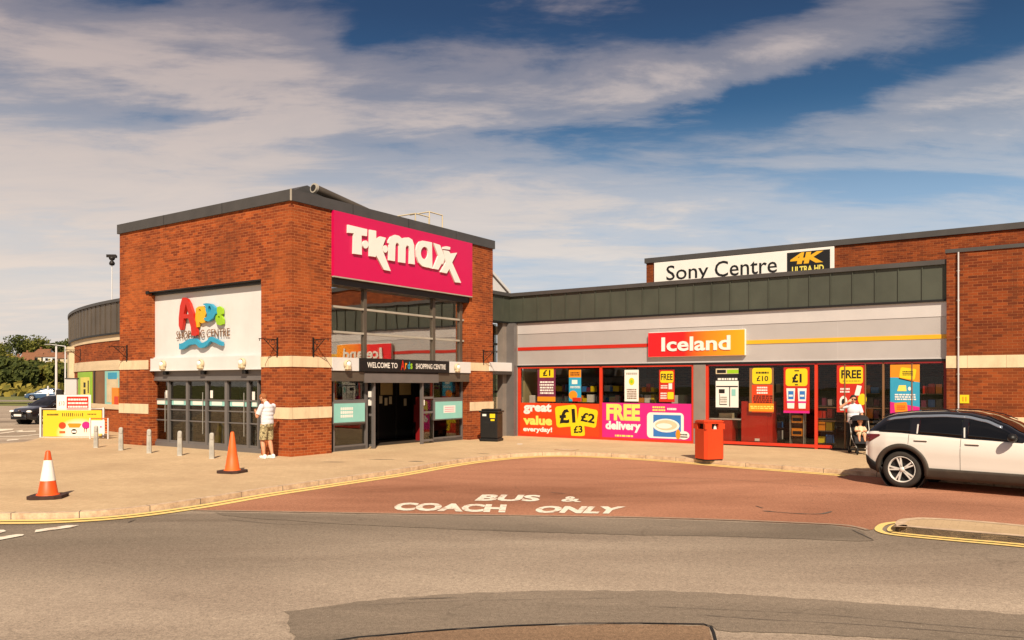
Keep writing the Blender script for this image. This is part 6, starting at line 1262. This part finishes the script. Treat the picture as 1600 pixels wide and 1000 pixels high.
def head(m, c, fw, up, s=1):
    """c = head centre; fw = facing; face modelled with brow, nose, lips, chin and ears"""
    c = Vector(c); f = Vector(fw).normalized(); u = (Vector(up) - f*Vector(up).dot(f)).normalized(); r = f.cross(u)
    at_ = lambda a, b, d: c + f*a*s + r*b*s + u*d*s
    def E(p, rr): m.ball(p, rr*s, rr*s, rr*s, 'skin', 12, 8)
    for a, b, d, rr in ((-.02, 0, .035, .086), (-.035, 0, .01, .080), (.02, 0, .03, .078), (.025, 0, -.03, .062), (.045, 0, -.075, .038), (.02, .03, -.06, .036), (.02, -.03, -.06, .036), (.07, 0, .045, .032), (.065, .028, -.01, .022), (.065, -.028, -.01, .022), (.055, .04, .04, .024), (.055, -.04, .04, .024)): E(at_(a, b, d), rr)
    limb(m, at_(.085, 0, .022), at_(.108, 0, -.018), .008*s, .014*s); E(at_(.092, 0, -.045), .011); E(at_(.088, .014, -.047), .009); E(at_(.088, -.014, -.047), .009); E(at_(.088, 0, -.057), .010)
    for sg_ in (-1, 1): m.ball(at_(-.005, .083*sg_, .0), .016*s, .010*s, .030*s, 'skin', 10, 8)
    return at_
def eyes(parent, at_, s=1):
    m = MB()
    for sg_ in (-1, 1): m.ball(at_(.083, .031*sg_, .012), .010*s, .012*s, .007*s, 'white_gloss', 10, 6); m.ball(at_(.090, .031*sg_, .012), .005*s, .005*s, .005*s, 'iron', 8, 6)
    m.build('eyes', parent)
# --- the man with the phone: local frame, x = his facing direction, y = his left, z up
x, y = gp(417, 716.5); face = R(150)
man = empty('person', place(x, y, 0, face, .985), 'person in white T-shirt and patterned shorts, head bowed over a phone beside the doors', 'person')
m = MB()
hipz = .93
for s_, fx, fy in ((1, .03, .10), (-1, -.05, -.11)):
    kn = (fx*.6 + .04, s_*.105, .50); an = (fx - .03, fy*1.0, .085)
    blend(m, [(.0, s_*.085, hipz - .02, .098), (.02, s_*.10, .74, .082), (*kn, .056)]); blend(m, [(*kn, .056), (kn[0] - .035, (kn[1] + an[1])/2 + s_*.004, .33, .060), (an[0], an[1], .12, .036), (*an, .040)])
    limb(m, (an[0] - .03, an[1], .045), (an[0] + .14, an[1] + s_*.02, .035), .040, .034)
ell(m, (-.01, 0, .95), .115, .165, .13); ell(m, (0, 0, 1.08), .10, .145, .13); ell(m, (.0, 0, 1.24), .115, .165, .16); ell(m, (-.02, 0, 1.36), .10, .185, .10)
limb(m, (-.01, 0, 1.40), (.07, 0, 1.53), .062, .056)
sh_, el_, wrr = {}, {}, {}
for s_ in (1, -1):
    a, b, c = (-.02, s_*.20, 1.385), (.09, s_*.25, 1.12), (.30, s_*.09, 1.22); ell(m, a, .062, .058, .065)
    blend(m, [(*a, .056), (*b, .041)]); blend(m, [(*b, .042), (.18, s_*.19, 1.16, .040), (*c, .026)])
    hand(m, c, (1, -s_*.25, .45), (0, -s_, .3), .55); sh_[s_], el_[s_] = a, b
at1 = head(m, (.13, 0, 1.60), (.72, 0, -.69), (.69, 0, .72))
body = remeshed(m, 'body', man, 'skin', .0075, 4)
m = MB(); 
for a, b, d, rr in ((-.025, 0, .045, .090), (-.045, 0, .012, .082), (.005, 0, .055, .082)): m.ball(at1(a, b, d), rr, rr, rr, 'skin', 16, 10)
remeshed(m, 'hair', man, 'hair_ginger', .008, 2); eyes(man, at1)
m = MB()

for i in range(16): zz_ = .89 + i*.032; tt = i/15; ell(m, (-.012 + .008*math.sin(i*1.9), .004*math.sin(i*2.7), zz_), .150 - .012*tt, .180 + .016*tt*tt, .09)
ell(m, (-.03, 0, 1.37), .112, .205, .085); limb(m, (-.015, 0, 1.41), (.02, 0, 1.46), .085, .070)
for s_ in (1, -1): a, b = Vector(sh_[s_]), Vector(el_[s_]); m.ball(a, .078, .072, .078, 'skin', 12, 8); m.tube(a, a + (b - a)*.78, .074, .072, 'skin', 14)
ts = remeshed(m, 't_shirt', man, 'tshirt_white', .009, 12)
m = MB(); m.tube((-.005, 0, .84), (-.005, 0, .955), .158, .155, 'skin', 20); ell(m, (-.02, 0, .90), .145, .175, .11)
for s_ in (1, -1): m.tube((.0, s_*.088, .90), (.025, s_*.115, .50), .108, .100, 'skin', 18)
remeshed(m, 'shorts', man, 'camo', .010, 3)
for s_, fx, fy in ((1, .03, .10), (-1, -.05, -.11)):
    m = MB(); ax, ay = fx - .03, fy; m.ball((ax + .04, ay + s_*.005, .045), .15, .052, .045, 'skin', 18, 10); m.ball((ax - .03, ay, .07), .07, .047, .055, 'skin', 14, 8); m.box(ax - .095, ax + .18, ay - .045, ay + .048, .004, .03, 'skin'); remeshed(m, 'shoe', man, 'shoe_white', .008, 2)
m = MB(); m.box(-.005, .005, -.037, .037, -.075, .075, 'gloss_black', .004); ph = m.build('phone', None, man.matrix_world @ Matrix.Translation((.40, 0, 1.30)) @ Matrix.Rotation(R(-35), 4, 'Y')); tag(ph, 'dark phone held in both hands by the bowed man', 'phone')
# --- the woman behind the pushchair
x, y = gp(1333, 706.5); fw = R(-104)
wom = empty('person', place(x, y, 0, fw, .955), 'person in loose white top and sunglasses behind a pushchair, one hand raised', 'person')
m = MB()
for s_, fx in ((1, .12), (-1, -.10)):
    kn = (fx*.5 + .03, s_*.09, .50); an = (fx - .02, s_*.08, .085); blend(m, [(0, s_*.085, .90, .10), (.02, s_*.09, .72, .080), (*kn, .056)]); blend(m, [(*kn, .054), (kn[0] - .02, s_*.085, .32, .055), (*an, .036)]); limb(m, (an[0] - .02, an[1], .04), (an[0] + .13, an[1], .032), .036, .030)
ell(m, (-.01, 0, .94), .12, .17, .13); ell(m, (0, 0, 1.08), .095, .13, .13); ell(m, (.01, 0, 1.24), .11, .15, .15); ell(m, (-.01, 0, 1.37), .085, .165, .085); limb(m, (0, 0, 1.40), (.03, 0, 1.52), .050, .046)
wa = {1: ((-.01, .175, 1.375), (.06, .24, 1.12), (.30, .17, 1.08)), -1: ((-.01, -.175, 1.375), (.13, -.38, 1.34), (.16, -.15, 1.52))}
for s_, (a, b, c) in wa.items():
    blend(m, [(*a, .050), (*b, .037)]); blend(m, [(*b, .038), (*[(p+q)/2 for p, q in zip(b, c)], .035), (*c, .023)])
hand(m, wa[1][2], (1, .1, -.15), (0, 0, -1), .9, .92); hand(m, wa[-1][2], (-.2, .8, .55), (-1, .3, 0), .35, .92)
at2 = head(m, (.06, 0, 1.585), (.95, -.1, -.12), (.1, 0, 1), .96)
remeshed(m, 'body', wom, 'skin', .0075, 4)
m = MB()
for a, b, d, rr in ((-.03, 0, .05, .088), (-.05, 0, .01, .086), (.0, 0, .062, .080), (-.055, 0, -.05, .062), (-.06, 0, -.10, .045), (-.02, .05, .02, .060), (-.02, -.05, .02, .060)): m.ball(at2(a, b, d), rr, rr, rr, 'skin', 16, 10)
remeshed(m, 'hair', wom, 'hair_dark', .008, 2)
m = MB()
for s_ in (-1, 1): m.ball(at2(.088, .034*s_, .014), .012, .032, .024, 'gloss_black', 14, 8); m.tube(at2(.085, .06*s_, .018), at2(-.01, .088*s_, .012), .005, .005, 'gloss_black', 6)
m.tube(at2(.098, -.012, .018), at2(.098, .012, .018), .005, .005, 'gloss_black', 6); m.build('sunglasses', wom)
m = MB(); ell(m, (0, 0, 1.10), .135, .175, .16); ell(m, (.01, 0, 1.25), .13, .17, .16); ell(m, (-.01, 0, 1.365), .11, .19, .085); m.tube((0, 0, .86), (0, 0, 1.12), .175, .155, 'skin', 24); limb(m, (0, 0, 1.40), (.02, 0, 1.44), .075, .062)
for s_, (a, b, c) in wa.items(): a, b = Vector(a), Vector(b); m.ball(a, .064, .062, .064, 'skin', 12, 8); m.tube(a, a + (b-a)*.80, .064, .066, 'skin', 14)
remeshed(m, 'top', wom, 'tshirt_white', .009, 10)
m = MB(); ell(m, (-.01, 0, .90), .135, .18, .12)
for s_, fx in ((1, .12), (-1, -.10)): m.tube((0, s_*.085, .90), (fx*.5 + .03, s_*.09, .50), .122, .092, 'skin', 16); m.ball((fx*.5 + .03, s_*.09, .50), .092, .092, .092, 'skin', 12, 8); m.tube((fx*.5 + .03, s_*.09, .50), (fx - .02, s_*.08, .10), .092, .068, 'skin', 16)
remeshed(m, 'trousers', wom, 'trousers_black', .010, 3)
for s_, fx in ((1, .12), (-1, -.10)): m = MB(); m.ball((fx + .03, s_*.08, .042), .14, .046, .04, 'skin', 16, 8); m.box(fx - .09, fx + .15, s_*.08 - .04, s_*.08 + .04, .004, .03, 'skin'); remeshed(m, 'shoe', wom, 'black', .008, 2)
# --- pushchair in front of her, with a child in it
wmx = wom.matrix_world; px_ = wmx @ Vector((.62, .10, 0))
pc = empty('pushchair', place(px_.x, px_.y, 0, fw), 'black pushchair with a hooded seat and metal frame, parked behind the white SUV', 'pushchair')
fmm = MB(); A_ = .24
for s_ in (-1, 1):
    y_ = A_*s_; fmm.path([(-.36, y_, 1.00), (-.28, y_, .98), (.02, y_, .46), (.34, y_*.55, .14)], .014, 'galvanised'); fmm.path([(-.26, y_, .12), (-.02, y_, .50), (.05, y_, .62)], .013, 'galvanised'); fmm.path([(-.26, y_, .16), (.20, y_*.7, .22)], .011, 'galvanised')
fmm.tube((-.36, -A_, 1.0), (-.36, A_, 1.0), .018, .018, 'black', 8); fmm.tube((-.26, -A_, .13), (-.26, A_, .13), .012, .012, 'galvanised', 8); fmm.build('frame', pc)
def sheet(nm, pts, m_, hw=.19, th=.025):
    m = MB()
    for (xa, za), (xb, zb2) in zip(pts, pts[1:]):
        d = Vector((xb-xa, 0, zb2-za)).normalized(); nn = Vector((-d.z, 0, d.x))*th
        c = [Vector((xa, 0, za)), Vector((xb, 0, zb2)), Vector((xb, 0, zb2)) + nn, Vector((xa, 0, za)) + nn]
        m.add([(p.x, -hw, p.z) for p in c] + [(p.x, hw, p.z) for p in c], [(0, 1, 2, 3), (7, 6, 5, 4), (0, 4, 5, 1), (1, 5, 6, 2), (2, 6, 7, 3), (3, 7, 4, 0)], m_)
    m.build(nm, pc)
sheet('seat', [(-.20, .92), (-.06, .50), (.20, .46), (.30, .30)], 'trousers_black')
m = MB(); V_ = []; NA = 12; NB = 8
for i in range(NA + 1):
    a = R(95 - 105*i/NA) + .35
    for j in range(NB + 1):
        b = -1 + 2*j/NB; rr = .36*math.sqrt(max(.05, 1 - (b*.75)**4)); V_.append((-.16 + rr*math.cos(a + .5), b*.215, .74 + rr*math.sin(a + .5)*.95))
m.add(V_, [(i*(NB+1)+j, i*(NB+1)+j+1, (i+1)*(NB+1)+j+1, (i+1)*(NB+1)+j) for i in range(NA) for j in range(NB)], 'trousers_black', True); m.build('hood', pc)
m = MB(); m.box(-.22, .12, -.18, .18, .18, .30, 'black_matt', .03); m.build('basket', pc)
for (wx_, wy_, rw) in ((-.26, -.26, .12), (-.26, .26, .12), (.34, -.14, .10), (.34, .14, .10)):
    m = MB(); m.lathe([(rw*.75, -.018), (rw, -.014), (rw, .014), (rw*.75, .018)], 'black_matt', 20, (wx_, wy_, rw), 'Y'); m.lathe([(rw*.72, .0), (rw*.6, .006), (0, .01)], 'galvanised', 20, (wx_, wy_, rw), 'Y')
    for k3 in range(5): a = k3*1.256; m.tube((wx_, wy_, rw), (wx_ + rw*.8*math.cos(a), wy_, rw + rw*.8*math.sin(a)), .006, .006, 'galvanised', 5)
    m.build('wheel', pc)
ch = empty('person', place(px_.x, px_.y, 0, fw), 'small child sitting in the pushchair in pale clothes', 'person')
m = MB(); ell(m, (.0, 0, .60), .075, .085, .09); ell(m, (-.05, 0, .70), .07, .09, .08); limb(m, (-.06, 0, .76), (-.06, 0, .80), .035, .035)
for s_ in (-1, 1):
    blend(m, [(.0, s_*.05, .56, .052), (.17, s_*.07, .56, .042), (.24, s_*.07, .40, .030)]); limb(m, (.24, s_*.07, .39), (.30, s_*.07, .385), .026, .022); blend(m, [(-.05, s_*.10, .74, .033), (.04, s_*.13, .64, .028), (.13, s_*.06, .65, .020)]); hand(m, (.13, s_*.06, .65), (1, -s_*.3, 0), (0, -s_, -.2), .6, .55)
at3 = head(m, (-.05, 0, .90), (1, 0, -.1), (0, 0, 1), .80); remeshed(m, 'body', ch, 'skin', .006, 3); eyes(ch, at3, .8)
m = MB()
for a, b, d, rr in ((-.03, 0, .05, .088), (-.05, 0, .01, .084), (.0, 0, .060, .080)): m.ball(at3(a, b, d), rr*.8, rr*.8, rr*.8, 'skin', 14, 8)
remeshed(m, 'hair', ch, 'hair_ginger', .007, 2)
m = MB(); ell(m, (.0, 0, .61), .09, .10, .10); ell(m, (-.05, 0, .70), .085, .105, .085)
for s_ in (-1, 1): m.tube((-.05, s_*.10, .73), (.03, s_*.13, .65), .044, .042, 'skin', 10); m.tube((.0, s_*.05, .56), (.18, s_*.07, .56), .062, .055, 'skin', 10)
remeshed(m, 'clothes', ch, 'render_cream', .007, 3)
